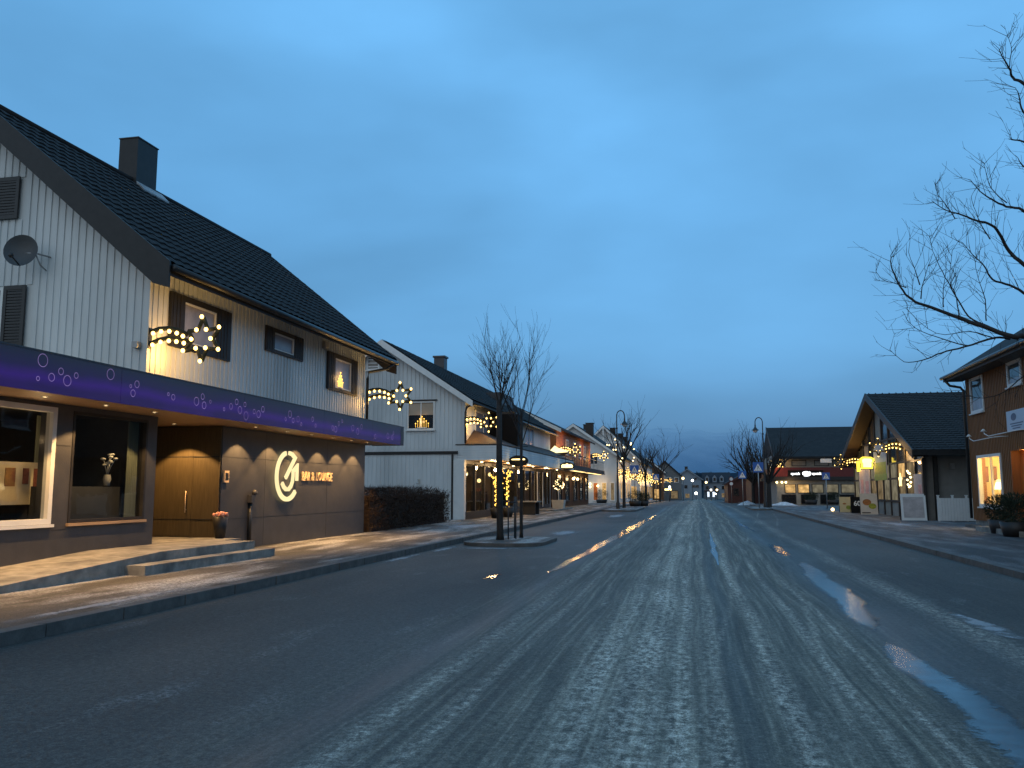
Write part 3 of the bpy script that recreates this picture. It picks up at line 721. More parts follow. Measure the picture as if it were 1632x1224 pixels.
# canopy
mb = MB(); mb.box(W-2.2, -9.13, 4, 25.95, 2.845, 2.89); mb.box(-19, W-.4, 4, 14.1, 2.892, 3.36); mb.box(W-.39, -9.13, 4, 25.95, 2.892, 3.36)
canopy = part('canopy', mb, M['soffit_wood'], bar)
mb = MB(); 
for a, b in ((4, 8.30), (8.31, 12.20), (12.21, 16.1), (16.11, 20.0), (20.01, 23.3), (23.31, 25.72)): mb.box(-9.128, -9.10, a, b, 2.83, 3.40)
fas = mesh_obj('fascia', mb, M['fascia_print'], canopy)
mb = MB(); mb.box(-9.128, -9.095, 25.725, 26.0, 2.83, 3.40); mb.box(W, -9.129, 25.955, 26.0, 2.83, 3.40); mb.box(W-.3, -9.09, 4, 26.01, 3.402, 3.425)
part('fascia_edge', mb, M['charcoal_panel'], canopy)
mb = MB()
for (y, z, r_) in [(10.47, 3.28, 0.098), (10.4, 3.01, 0.035), (10.66, 3.06, 0.063), (10.84, 3.17, 0.055), (10.98, 3.05, 0.083), (11.16, 3.15, 0.047), (11.93, 3.27, 0.09), (12.44, 3.14, 0.031), (12.6, 3.19, 0.063), (12.51, 3.03, 0.062), (13.48, 3.12, 0.033), (13.63, 3.08, 0.056), (14.36, 3.08, 0.082), (14.56, 3.19, 0.059), (14.62, 3.03, 0.071), (14.83, 3.12, 0.036), (15.33, 3.02, 0.037), (15.58, 3.1, 0.063), (15.79, 3.21, 0.063), (15.93, 3.06, 0.077), (16.12, 3.19, 0.052), (16.18, 2.96, 0.091), (16.51, 3.08, 0.053), (16.7, 3.04, 0.08), (16.88, 3.16, 0.067), (17.94, 3.03, 0.043), (18.14, 3.16, 0.086), (18.31, 3.03, 0.058), (18.56, 3.08, 0.073), (18.73, 2.98, 0.044), (19.34, 3.14, 0.061), (19.52, 3.0, 0.046), (20.53, 3.01, 0.064), (20.72, 2.99, 0.081), (20.91, 3.15, 0.065), (21.11, 3.23, 0.049), (21.84, 3.1, 0.085), (22.2, 3.03, 0.086), (22.46, 3.18, 0.07), (23.53, 2.97, 0.073), (24.56, 3.05, 0.094), (24.95, 3.03, 0.077), (25.05, 3.17, 0.058), (9.2, 3.1, .07), (9.4, 3.2, .05), (8.9, 3.0, .06)]:
    n = 18; vs = []; fs = []; wd = .010
    for k in range(n):
        a = 2*math.pi*k/n
        for q in (r_, r_-wd): vs.append((-9.097, y+q*math.cos(a), z+q*math.sin(a)))
    for k in range(n): fs.append((2*k, 2*((k+1) % n), 2*((k+1) % n)+1, 2*k+1))
    mb.add(vs, fs)
part('bubble_pattern', mb, M['bubble'], canopy)
# downlights
SPOTS = [(-9.62, 8.4), (-9.62, 9.8), (-9.60, 11.14), (-9.60, 12.52), (-9.60, 13.84), (-10.93, 16.45), (-9.70, 17.72), (-9.70, 19.22), (-9.70, 20.6), (-9.70, 21.95), (-9.70, 23.22), (-9.70, 24.42)]
for i, (x, y) in enumerate(SPOTS):
    mb = MB(); mb.lathe((x, y, 2.843), [(.055, 0), (.055, -.012), (.042, -.012), (.040, -.004)], 14)
    dl = part('downlight', mb, M['metal_grey'], canopy)
    db = MB(); db.poly([(x+.04*math.cos(2*math.pi*k/12), y+.04*math.sin(2*math.pi*k/12), 2.836) for k in range(11, -1, -1)]); part('lens', db, M['spot_disc'], dl)
    spot(canopy, (x, y, 2.82), 40 if i < 5 else (52 if i == 5 else 46), 104 if i > 5 else (104 if i == 5 else 108), .22)
# upper storey
ys, ye = 14.24, 25.3
slope = (9.22-5.50)/(14.05-9.45)
def roofz(x): return 9.22 - slope*(abs(x+14.05))
mb = MB(); mb.prism([(-18.0, 3.35), (W-.03, 3.35), (W-.03, roofz(W)-.05), (-14.05, 9.1), (-18.0, roofz(-18)-.05)], 'y', ys+.03, ye)
wops = [(14.95, 17.2, 4.27, 5.37), (18.81, 20.82, 4.80, 5.41), (22.42, 24.57, 4.27, 5.35)]
battens(mb, Fr('x', W-.03, 1), ys, ye+.03, 3.4, roofz(W)-.06, .165, .10, .022, wops)
battens(mb, Fr('y', ys+.03, -1), -18.0, W+.02, 3.4, lambda u: roofz(u)-.05, .165, .10, .022, [(-16, -12.8, 4.2, 5.47), (-16, -13.15, 6.82, 7.7)])
part('upper_wall', mb, M['white_wood'], bar)
# tiled street-side slope
def tile_slope(name, y0, y1, xe, ze, xr, zr_, parent, mat, tw=.30, rl=.33, amp=.022, step=.03, per=8):
    nu = int((y1-y0)/tw*per); Ls = math.hypot(xr-xe, zr_-ze); nr = int(Ls/rl); mb = MB(); vs = []; fs = []
    dx, dz = (xr-xe)/Ls, (zr_-ze)/Ls; nx_, nz_ = (-dz, dx) if dx*1 > 0 else (dz, -dx)
    rows = []
    for r_ in range(nr):
        for q, hh in ((0.0, step), (.98, 0.0)): rows.append(((r_+q)*Ls/nr, hh, r_))
    for s_, hh, r_ in rows:
        for i in range(nu+1):
            u = y0+(y1-y0)*i/nu; ph = 2*math.pi*((u-y0)/tw)
            h = hh + amp*(.5+.5*math.sin(ph)) + .008*mnoise.noise(Vector((math.floor((u-y0)/tw)*3.1, r_*1.7, 0)))
            vs.append((xe+dx*s_+nx_*h, u, ze+dz*s_+nz_*h))
    for j in range(len(rows)-1):
        for i in range(nu): fs.append((j*(nu+1)+i, j*(nu+1)+i+1, (j+1)*(nu+1)+i+1, (j+1)*(nu+1)+i))
    mb.add(vs, fs, False)
    return mesh_obj(name, mb, mat, parent)
roof = None
mb = MB(); XE = -9.45
mb.prism([(XE, roofz(XE)+.0), (XE, roofz(XE)+.10), (-14.05, 9.32), (-18.65, roofz(-18.65)+.10), (-18.65, roofz(-18.65)), (-14.05, 9.22)], 'y', 13.85, 26.1)
roof = part('roof', mb, M['tile_dark'], bar)
tile_slope('roof_tiles', 13.82, 26.14, XE-.0, roofz(XE)+.112, -14.05, 9.332, roof, M['tile_dark'])
mb = MB(); mb.tube([(-14.05, 13.8, 9.36), (-14.05, 26.15, 9.36)], .075, 10); part('ridge_cap', mb, M['tile_dark'], roof)
for yy in (13.80, 26.105):
    mb = MB(); mb.prism([(XE+.03, roofz(XE)+.14), (-14.05, 9.38), (-14.05, 8.88), (XE-.30, roofz(XE-.30)-.50), (XE+.03, roofz(XE)-.36)], 'y', yy, yy+.045); part('bargeboard', mb, M['dark_wood'], roof)
    mb = MB(); mb.prism([(-18.68, roofz(-18.68)+.14), (-18.68, roofz(-18.68)-.3), (-14.052, 8.88), (-14.052, 9.38)], 'y', yy, yy+.045); part('bargeboard', mb, M['dark_wood'], roof)
mb = MB()
mb.prism([(XE-.03, roofz(XE-.03)-.05), (XE-.03, roofz(XE-.03)-.01), (W-.2, roofz(W-.2)-.01), (W-.2, roofz(W-.2)-.05)], 'y', 13.9, 26.05); part('eave_soffit', mb, M['white_wood'], roof)
mb = MB(); mb.box(XE-.02, XE+.0, 13.86, 26.08, roofz(XE)-.12, roofz(XE)+.02); part('eave_board', mb, M['dark_wood'], roof)
mb = MB(); mb.tube([(XE+.075, 13.86, roofz(XE)+.02), (XE+.075, 26.1, roofz(XE)-.02)], .07, 8); part('gutter', mb, M['metal_black'], roof)
mb = MB(); mb.box(-14.42, -13.88, 18.75, 19.58, 8.6, 10.46)
ch = part('chimney', mb, M['dark_wood'], roof)
mb = MB(); mb.prism([(-13.84, roofz(-13.84)+.16), (-13.62, roofz(-13.62)+.16), (-13.62, roofz(-13.62)+.20), (-13.84, roofz(-13.84)+.24)], 'y', 18.72, 19.8); part('flashing', mb, M['lead'], ch)
mb = MB(); mb.box(-14.44, -13.86, 18.73, 19.60, 10.462, 10.49); part('chimney_cap', mb, M['metal_black'], ch)
downpipe(bar, [(XE+.06, 25.75, 5.42), (-9.55, 25.6, 5.25), (W+.1, 25.32, 5.12), (W+.09, 25.26, 4.9), (W+.09, 25.26, 3.44)], .045)
# upper windows with dark surrounds
def dark_window(o, g, tree=False):
    u0, u1, v0, v1 = o; a0, a1, b0, b1 = g; mb = MB()
    FX.box(mb, u0, a0, v0, v1, -.02, .045); FX.box(mb, a1, u1, v0, v1, -.02, .045); FX.box(mb, a0, a1, v0, b0, -.02, .04); FX.box(mb, a0, a1, b1, v1, -.02, .04)
    for k in range(int((a0-u0)/.12)): FX.box(mb, u0+.05+k*.12, u0+.07+k*.12, v0+.03, v1-.03, .045, .055)
    for k in range(int((u1-a1)/.12)): FX.box(mb, a1+.05+k*.12, a1+.07+k*.12, v0+.03, v1-.03, .045, .055)
    wn = part('window', mb, M['dark_wood'], bar)
    pb = MB(); FX.quad(pb, a0, a1, b0, b1, -.015); part('pane', pb, M['pane_blind'], wn)
    fb = MB(); f = .035
    FX.box(fb, a0, a0+f, b0, b1, -.012, .02); FX.box(fb, a1-f, a1, b0, b1, -.012, .02); FX.box(fb, a0+f, a1-f, b0, b0+f, -.012, .02); FX.box(fb, a0+f, a1-f, b1-f, b1, -.012, .02)
    part('frame', fb, M['white_trim'], wn)
dark_window(wops[0], (15.41, 16.62, 4.42, 5.25)); dark_window(wops[1], (19.23, 20.32, 4.88, 5.31)); dark_window(wops[2], (22.9, 24.12, 4.36, 5.22))
mb = MB(); mb.box(W, W+.10, 22.05, 22.28, 5.36, 5.56); part('vent_cover', mb, M['metal_grey'], bar)
# gable windows
FY = Fr('y', ys, -1)
for (u0, u1, v0, v1) in ((-14.6, -13.75, 6.85, 7.68), (-14.4, -13.35, 4.25, 5.43)):
    wn = window(bar, FY, u0, u1, v0, v1, 'white_trim', 'pane_dusk', .06)
    sw = (.58, .50)[0 if v0 > 5 else 1]
    for q in (u1+.01, u0-sw-.01):
        mb = MB(); FY.box(mb, q, q+sw, v0-.02, v0+.06, .01, .05); FY.box(mb, q, q+sw, v1-.06, v1+.02, .01, .05); FY.box(mb, q, q+.07, v0+.06, v1-.06, .01, .05); FY.box(mb, q+sw-.07, q+sw, v0+.06, v1-.06, .01, .05)
        k = v0+.07
        while k < v1-.09: FY.box(mb, q+.07, q+sw-.07, k, k+.045, .012, .04); k += .06
        part('shutter', mb, M['metal_black'], wn)
mb = MB(); mb.box(-10.36, -10.24, ys-.12, ys-.0, 4.1, 4.22); part('junction_box', mb, M['metal_grey'], bar)

# interior objects of the bar
bd = thing('display_board', (-11.2, 11.4, .14), 'cream board with dark framed photos standing inside the left bar window', 'board')
mb = MB(); mb.box(-10.98, -10.93, 9.4, 12.80, 1.2, 1.9); part('panel', mb, M['paper'], bd)
for (a, b, c, d) in ((11.92, 12.14, 1.50, 1.80), (12.30, 12.43, 1.54, 1.80), (12.54, 12.64, 1.50, 1.80), (11.0, 11.3, 1.45, 1.8), (10.2, 10.6, 1.45, 1.8), (11.45, 11.62, 1.30, 1.44)):
    mb = MB(); mb.box(-10.928, -10.922, a, b, c, d); part('photo', mb, M['photo_print'], bd)
mb = MB(); mb.box(-10.97, -10.94, 9.6, 9.66, .14, 1.2); part('leg', mb, M['dark_wood'], bd); mb = MB(); mb.box(-10.97, -10.94, 12.5, 12.56, .14, 1.2); part('leg', mb, M['dark_wood'], bd)
point(bd, (-10.5, 12.1, 2.25), 5, (1, .62, .28), .08); point(bd, (-10.5, 10.6, 2.25), 4, (1, .62, .28), .08)
def curtain(y0, y1, x, z0, z1, name_label):
    mb = MB(); n = 40; vs = []; fs = []
    for i in range(n+1):
        y = y0+(y1-y0)*i/n; o = .03*math.sin(i*1.35)
        vs += [(x+o, y, z0), (x+o*.6, y, z1)]
    for i in range(n): fs.append((2*i, 2*i+2, 2*i+3, 2*i+1))
    mb.add(vs, fs, True); mesh_obj('curtain', mb, M['curtain'], loc=(x, (y0+y1)/2, z0), label=name_label, cat='curtain')
curtain(14.14, 14.44, -10.34, .8, 2.72, 'pale curtain hanging at the far edge of the second bar window')
curtain(12.75, 13.15, -11.12, .8, 2.72, 'pale curtain hanging at the far edge of the white framed bar window')
def cut_flowers(x, y, z, label, sc=1):
    t = thing('potted_flower', (x, y, z), label, 'plant')
    mb = MB(); mb.lathe((x, y, z), [(.0, 0), (.05*sc, 0), (.07*sc, .12*sc), (.055*sc, .2*sc)], 12); part('pot', mb, M['planter_white'], t)
    r_ = random.Random(int(y*10)); mb = MB()
    for k in range(9):
        a = r_.uniform(0, 6.28); d = r_.uniform(.05, .2)*sc; h = r_.uniform(.35, .6)*sc
        mb.tube([(x, y, z+.15*sc), (x+d*.4*math.cos(a), y+d*.4*math.sin(a), z+h*.7), (x+d*math.cos(a), y+d*math.sin(a), z+h)], .006, 4)
        mb.sphere((x+d*math.cos(a), y+d*math.sin(a), z+h), .035*sc, 7, 5, 1.3, 1.3, .7)
    part('blossom', mb, M['white_trim'], t)
cut_flowers(-10.55, 13.9, 1.52, 'white orchid on the ledge behind the second bar window', 1.0)
mb = MB(); mb.box(-11.2, -10.5, 12.5, 14.3, .15, 1.5); mesh_obj('sofa_back', mb, M['dark_room'], loc=(-10.85, 13.4, .15), label='dark high-backed bench behind the second bar window', cat='bench')
# candle tree in the upper window
def candle_arch(x, y, z, label, axis='y', s=1.0):
    t = thing('window_candle', (x, y, z), label, 'lamp')
    mb = MB(); mb.box(x-.03, x+.03, y-.12*s, y+.12*s, z, z+.03) if axis == 'y' else mb.box(x-.2*s, x+.2*s, y-.03, y+.03, z, z+.03)
    part('base', mb, M['white_trim'], t)
    mb = MB()
    for k in range(-3, 4):
        h = z+.12*s+(.32-.09*abs(k))*s
        yy = k*.055*s
        p = (x, y+yy, h) if axis == 'y' else (x+yy*1.6, y, h)
        b = (x, y+yy, z+.03) if axis == 'y' else (x+yy*1.6, y, z+.03)
        mb.tube([b, p], .004, 5); mb.sphere((p[0], p[1], p[2]+.02), .019*s, 7, 5)
    part('candle_bulb', mb, M['fairy'], t)
    point(t, (x+(.12 if axis == 'y' else 0), y-(.12 if axis == 'x' else 0), z+.3), 1.2)
candle_arch(W+.04, 23.28, 4.37, 'small lit candle pyramid in the rightmost upper bar window')

# wall mounted bits
sign = thing('wall_sign', (W, 21, 1.8), 'pale glowing ring emblem with BAR & LOUNGE lettering on the charcoal wall', 'sign')
def lmap(cy, cz, k, w0=.0):
    return lambda a, b, d: (W+.03+d+w0, cy+a*k, cz+b*k)
mp_ = lmap(20.11, 1.785, .645)
mb = MB()
arc = [(.90*math.cos(R(a)), .90*math.sin(R(a))) for a in range(103, 323, 6)]
ribbon(mb, arc, .165, mp_, 0, .05)
ribbon(mb, [(.07, .90), (.33, .86), (.60, .72), (-.17, -.08)], .145, mp_, 0, .05)
hook = [(-.44, -.27), (-.30, -.42), (-.10, -.52), (.10, -.52), (.30, -.40), (.42, -.22), (.46, 0), (.46, .20), (.80, .40), (.80, -.18)]
ribbon(mb, hook, .14, mp_, 0, .05)
part('emblem', mb, M['logo_glow'], sign)
mb = MB(); mp2 = lambda a, b, d: (W+.02+d, 20.96+a, 1.685+b)
text_mb(mb, 'BAR & LOUNGE', mp2, .235, .76, .010, .03, spacing=1.12)
part('lettering', mb, M['brass'], sign)
point(sign, (W+.02, 20.11, 1.8), .6, (1, .75, .35), .3)
kb = thing('keypad', (W, 17.22, 1.6), 'small pale keypad box on the charcoal wall by the entrance', 'keypad')
mb = MB(); mb.box(W, W+.05, 17.16, 17.34, 1.6, 1.86); part('box', mb, M['brass'], kb)
mb = MB(); mb.box(W+.05, W+.054, 17.19, 17.31, 1.65, 1.81); part('button_panel', mb, M['metal_black'], kb)
ab = thing('ashtray_bin', (W, 18.4, 1.1), 'small steel ashtray box on the charcoal wall left of the ring emblem', 'ashtray')
mb = MB(); mb.box(W+.004, W+.11, 18.25, 18.42, 1.15, 1.32); mb.lathe((W+.09, 18.42, 1.36), [(.0, -.04), (.06, -.03), (.07, .03), (.03, .08), (0, .09)], 10); part('box', mb, M['charcoal_panel'], ab)
mb = MB(); mb.tube([(W+.03, 18.34, .12), (W+.03, 18.34, 1.15)], .05, 10); part('post', mb, M['metal_black'], ab)  # pole-like shadow below the box put into a wide black post
# satellite dish
sd = thing('satellite_dish', (-12.8, ys, 6.0), 'dark round satellite dish on the white gable boards', 'satellite dish')
mb = MB(); c = Vector((-12.68, ys-.35, 6.0)); ax = Vector((.35, -.9, .2)).normalized(); a1 = ax.cross(Vector((0, 0, 1))).normalized(); a2 = ax.cross(a1)
vs = []; fs = []; n = 24
for j in range(6):
    r_ = .31*j/5
    for k in range(n):
        a = 2*math.pi*k/n; p = c + a1*r_*math.cos(a) + a2*r_*1.08*math.sin(a) + ax*(.12*(j/5)**2); vs.append(p)
for j in range(5):
    for k in range(n): fs.append((j*n+k, j*n+(k+1) % n, (j+1)*n+(k+1) % n, (j+1)*n+k))
mb.add(vs, fs, True); part('reflector', mb, M['dish_grey'], sd)
mb = MB(); q = c+ax*.45+Vector((-.05, 0, -.25)); mb.tube([c+Vector((0, 0, -.30))+ax*.1, q], .014, 6); mb.sphere(q, .05, 8, 6); part('receiver_arm', mb, M['metal_black'], sd)
mb = MB(); mb.tube([c-ax*.02, (-12.45, ys-.3, 6.0), (-12.33, ys-.02, 5.98)], .018, 6); mb.tube([(-12.45, ys-.3, 6.0), (-12.40, ys-.2, 5.78), (-12.42, ys-.02, 5.72)], .014, 6); part('bracket', mb, M['metal_grey'], sd)

# entrance ramp and step
t = thing('entrance_ramp', (-9.45, 13, .12), 'concrete ramp and landing rising to the bar entrance', 'ramp')
mb = MB(); mb.prism([(8.2, .06), (16.15, .06), (16.15, .42), (13.0, .42), (8.2, .13)], 'x', W+.003, -8.78)
mb.box(-12.08, W+.0025, 14.752, 17.055, .06, .418); mb.box(W+.0045, -9.55, 16.151, 17.0, .06, .417)
part('slab', mb, M['concrete'], t)
mb = MB(); mb.box(-8.778, -8.42, 12.1, 16.32, .06, .27); mesh_obj('entrance_step', mb, M['concrete'], loc=(-8.6, 14.2, .12), label='long low concrete step in front of the bar landing', cat='step')
# potted pink flower by the door
pf = thing('potted_flower', (-9.98, 16.85, .42), 'tall dark pot with pink flowers beside the bar entrance', 'plant')
mb = MB(); mb.lathe((-9.98, 16.85, .418), [(0, 0), (.10, 0), (.165, .46), (.15, .46), (.14, .42), (0, .42)], 20); part('pot', mb, M['pot_dark'], pf)
mb = MB(); r_ = random.Random(3)
for k in range(60):
    a = r_.uniform(0, 6.28); d = .15*math.sqrt(r_.random()); z = .88+r_.uniform(.0, .10)*(1-d*3)
    mb.sphere((-9.98+d*math.cos(a), 16.85+d*math.sin(a), z), r_.uniform(.02, .036), 6, 4)
part('blossom', mb, M['flower'], pf)

# hedge
hd = thing('hedge', (-11.2, 30, .12), 'dark brown bare clipped hedge between the bar and the white house', 'hedge')
mb = MB(); r_ = random.Random(11)
HX0, HX1, HY0, HY1, HZ = -12.6, -10.0, 25.75, 34.3, 1.42
mb.box(HX0+.2, HX1-.16, HY0+.15, HY1-.2, .1, HZ-.16)
for k in range(15000):
    f = r_.random()
    if f < .42: p = Vector((HX1+r_.uniform(-.2, .06), r_.uniform(HY0, HY1), r_.uniform(.12, HZ)))
    elif f < .78: p = Vector((r_.uniform(HX0, HX1), r_.uniform(HY0, HY1), HZ+r_.uniform(-.18, .08)))
    else: p = Vector((r_.uniform(HX0, HX1), (HY0 if r_.random() < .5 else HY1)+r_.uniform(-.12, .12), r_.uniform(.12, HZ)))
    p.z += .07*mnoise.noise(p*1.5)
    if p.z > HZ-.25 and (p.y > HY1-.3 or p.x > HX1-.15): p.z -= .1
    d = Vector((r_.uniform(-1, 1), r_.uniform(-1, 1), r_.uniform(-.3, 1.2))).normalized(); l = r_.uniform(.08, .24)
    s_ = d.cross(Vector((r_.random(), r_.random(), r_.random()))).normalized()*r_.uniform(.005, .014)
    mb.add([p-s_, p+s_, p+d*l], [(0, 1, 2)])
part('foliage', mb, M['hedge_twig'], hd)

# ------------------------------------------------------------------ stars
bulb_mb = MB(); bulb_mb.sphere((0, 0, 0), .036, 10, 7, 1, 1, 1.15)
bulb_me = bpy.data.meshes.new('bulb'); bulb_me.from_pydata(bulb_mb.v, [], bulb_mb.f); bulb_me.polygons.foreach_set('use_smooth', bulb_mb.sm); bulb_me.materials.append(M['bulb'])
def star_points():
    tips = [(1.12+.42*math.cos(R(a)), .42*math.sin(R(a))) for a in (90, 30, -30, -90, -150, 150)]
    inn = [(1.12+.20*math.cos(R(a)), .20*math.sin(R(a))) for a in (60, 0, -60, -120, 180, 120)]
    up = [(0.0, .17), (.2, .235), (.42, .24), (.62, .19), (.80, .10)]
    lo = [(0.0, -.06), (.2, .02), (.42, .055), (.62, .03), (.84, -.02)]
    return tips, inn, up, lo
def make_star(loc, label):
    t = thing('star_ornament', loc, label, 'star light', 'comet star street decorations'); B = Vector(loc)
    tips, inn, up, lo = star_points(); mb = MB()
    out = []
    for i in range(6):
        if i != 5: out.append(tips[i])
        else: out.append((1.12-.30, .17))
        out.append(inn[i])
    for i in range(len(out)):
        a, b = out[i], out[(i+1) % len(out)]
        mb.tube([B+Vector((a[0], 0, a[1])), B+Vector((b[0], 0, b[1]))], .038, 7)
    part('star_frame', mb, M['garland'], t)
    for q in (up, lo):
        mb = MB(); mb.tube([B+Vector((x, 0, z)) for x, z in q], .046, 7); part('tail', mb, M['garland'], t)
    mb = MB(); mb.box(B.x-.01, B.x+.02, B.y-.05, B.y+.05, B.z-.14, B.z+.26); mb.tube([B+Vector((.02, 0, 0)), B+Vector((.5, .0, .01))], .012, 5); part('wall_bracket', mb, M['metal_black'], t)
    bl = [(x, z) for x, z in tips[:5]] + inn[:6]
    def along(q, k):
        f = k*(len(q)-1); i = min(int(f), len(q)-2); g = f-i
        return (q[i][0]+(q[i+1][0]-q[i][0])*g, q[i][1]+(q[i+1][1]-q[i][1])*g)
    for k in (.14, .34, .54, .74, .92):
        a = along(up, k); bl.append((a[0], a[1]-.065)); a = along(lo, k); bl.append((a[0], a[1]-.065))
    for x, z in bl:
        o = bpy.data.objects.new('bulb', bulb_me); COL.objects.link(o); o.parent = t
        o.location = (x, -.06, z)
    point(t, B+Vector((.30, .22, -.20)), 13, (1, .50, .11), .10)
    point(t, B+Vector((1.0, .9, -.05)), 15, (1, .58, .18), .2)
    return t
star0 = make_star((W+.035, ys+.07, 4.24), 'lit comet star on the near corner of the bar, in front of a dark window')
def star(loc, label, flip=False, boost=None):
    c = copy_tree(star0); c.location = loc; c['label'] = label
    if flip: c.rotation_euler = (0, 0, math.pi)
    return c
star((W+.03, 25.36, 4.34), 'lit comet star at the far upper corner of the bar above the canopy end')
star((-10.17, 37.3, 4.43), 'lit comet star on the white shop house above its brown pent roof')
star((-9.72, 61.9, 4.3), 'lit comet star on the corner of the orange shop beside the balcony')
star((-9.72, 81.6, 4.6), 'lit comet star at the far end of the orange shop above the balcony rail')
star((-8.9, 99.8, 3.5), 'lit comet star on the white gabled house behind the left street lamp')
for _y, _x, _z in ((104.5, -8.9, 3.35), (109, -8.9, 3.3), (114, -8.9, 3.3), (119, -8.9, 3.2), (124, -8.9, 3.2), (101.5, -8.9, 3.2), (111.5, -8.9, 2.9), (132, -8.35, 2.7), (136, -8.35, 3.1), (141, -8.35, 3.1), (155, -8.35, 3.0)): star((_x, _y, _z), 'small comet star lost in the bright far cluster of stars along the white house fronts').scale = (1.4, 1.4, 1.4)  # enlarged so their shape stands in for the bloom of the far cluster
star((-8.35, 129.7, 3.4), 'lit comet star on the corner of the tall white gable house')
star((-8.35, 146, 3.6), 'lit comet star halfway along the tall white gable house front')
star((-6.4, 171.7, 3.2), 'lit comet star on the brown house beyond the tall white gable')
star((9.86, 56.6, 3.15), 'lit comet star beside the yellow sign on the left part of the bakery front', True)
star((9.86, 45.2, 3.5), 'lit comet star under the right verge of the bakery gable', True)
star((7.9, 83.9, 3.65), 'lit comet star on the left corner of the pharmacy building', True)

# ------------------------------------------------------------------ LEFT: white shop house
B2 = thing('shop_house', (-12.4, 48, .12), 'white gabled shop house with clapboard canopy and lit shop front', 'building')
e2 = 5.55; xm2 = -14.1; r2z = 8.15
wl, rf2 = None, None
mb = MB()
mb.prism([(-18.2, 3.05), (-10.2, 3.05), (-10.2, e2-.05), (xm2, r2z), (-18.2, e2-.05)], 'y', 37.4, 60.5)
battens(mb, Fr('y', 37.4, -1), -18.1, -10.2, 3.25, lambda u: (r2z-(r2z-e2)/(xm2+10.2)*(-1)*(abs(u-xm2))*(-1) if False else r2z-abs(u-xm2)*(r2z-e2)/3.9-.04), .2, .07, .025, [(-12.95, -11.57, 4.1, 5.5), (-14.98, -14.27, 6.9, 7.7)])
part('upper_wall', mb, M['white_wood'], B2)
mb = MB(); mb.box(-18.2, -10.55, 37.34, 37.6, .05, 3.02)
battens(mb, Fr('y', 37.34, -1), -18.1, -10.72, .1, 3.0, .2, .07, .025)
mb.box(-18.2, -10.2, 60.3, 60.5, .05, 3.02); mb.box(-18.2, -18.0, 37.61, 60.29, .05, 3.02)
part('lower_wall', mb, M['white_wood'], B2)
mb = MB(); mb.box(-18.2, -10.5, 37.28, 37.39, 3.03, 3.16); mb.box(-10.78, -10.70, 37.28, 37.339, .1, 3.02); part('trim_band', mb, M['dark_wood'], B2)
mb = MB(); mb.box(-10.69, -10.19, 37.30, 37.62, .08, 2.76); part('corner_post', mb, M['white_trim'], B2)
mb = MB(); s_ = (r2z-e2)/3.9
mb.prism([(-9.75, e2-.45*s_), (-9.75, e2-.45*s_+.16), (xm2, r2z+.17), (-18.65, e2-.45*s_+.16), (-18.65, e2-.45*s_), (xm2, r2z+.01)], 'y', 37.0, 60.9)
rf2 = part('roof', mb, M['tile_dark'], B2)
tile_slope('roof_tiles', 37.0, 60.9, -9.75, e2-.45*s_+.17, xm2, r2z+.18, rf2, M['tile_dark'], .4, .4, .03, .035, 5)
mb = MB(); a = e2-.45*s_
mb.prism([(-9.73, a+.14), (xm2, r2z+.16), (xm2, r2z-.16), (-9.73, a-.14)], 'y', 36.96, 36.995); part('bargeboard', mb, M['white_trim'], B2); mb = MB(); mb.prism([(-18.66, a+.14), (-18.66, a-.14), (xm2-.002, r2z-.16), (xm2-.002, r2z+.16)], 'y', 36.96, 36.995)
part('bargeboard', mb, M['white_trim'], B2)
chimney(rf2, -14.1, 46.4, 7.9, 8.85, .3, .3); 
mb = MB(); mb.box(-12.3, -11.4, 50.0, 53.5, 6.2, 7.25); part('chimney', mb, M['charcoal_panel'], rf2)
mb = MB(); mb.tube([(-9.69, 37.0, a+.02), (-9.69, 60.9, a+.02)], .06, 7); part('gutter', mb, M['metal_black'], rf2)
downpipe(B2, [(-9.75, 37.3, 5.3), (-10.1, 37.3, 5.12), (-10.14, 37.32, 4.9), (-10.14, 37.32, 3.5)], .05)
FG = Fr('y', 37.4, -1)
wn = window(B2, FG, -12.92, -11.6, 4.14, 5.45, 'white_trim', 'pane_dark', .07, .06, 2, 1, True)
mb = MB(); FG.quad(mb, -12.84, -11.68, 4.82, 5.36, .02); part('blind', mb, pm('blind', (.42, .34, .26), .8, .1), wn)
mb = MB(); FG.box(mb, -13.0, -11.5, 5.47, 5.52, 0, .1); part('lintel_board', mb, M['dark_wood'], wn)
candle_arch(-12.2, 37.33, 4.22, 'lit candle arch in the gable window of the white shop house', 'x', 1.15)
window(B2, FG, -14.95, -14.3, 6.95, 7.62, 'white_trim', 'pane_dusk', .08, .05, 1, 4, True, name='attic_vent')
mb = MB(); mb.box(-11.15, -10.95, 37.14, 37.31, .85, 1.1); part('meter_box', mb, M['planter_white'], B2)
wl_ = thing('wall_lamp', (-12.3, 37.3, 1.7), 'small unlit white lamp on the lower gable wall of the shop house', 'lamp')
mb = MB(); mb.box(-12.36, -12.24, 37.28, 37.315, 1.72, 1.92); part('plate', mb, M['planter_white'], wl_)
mb = MB(); mb.tube([(-12.3, 37.28, 1.85), (-12.3, 37.1, 1.9), (-12.3, 37.05, 1.8)], .015, 6); mb.sphere((-12.3, 37.05, 1.74), .06, 8, 6); part('lamp_head', mb, M['lamp_glass'], wl_)
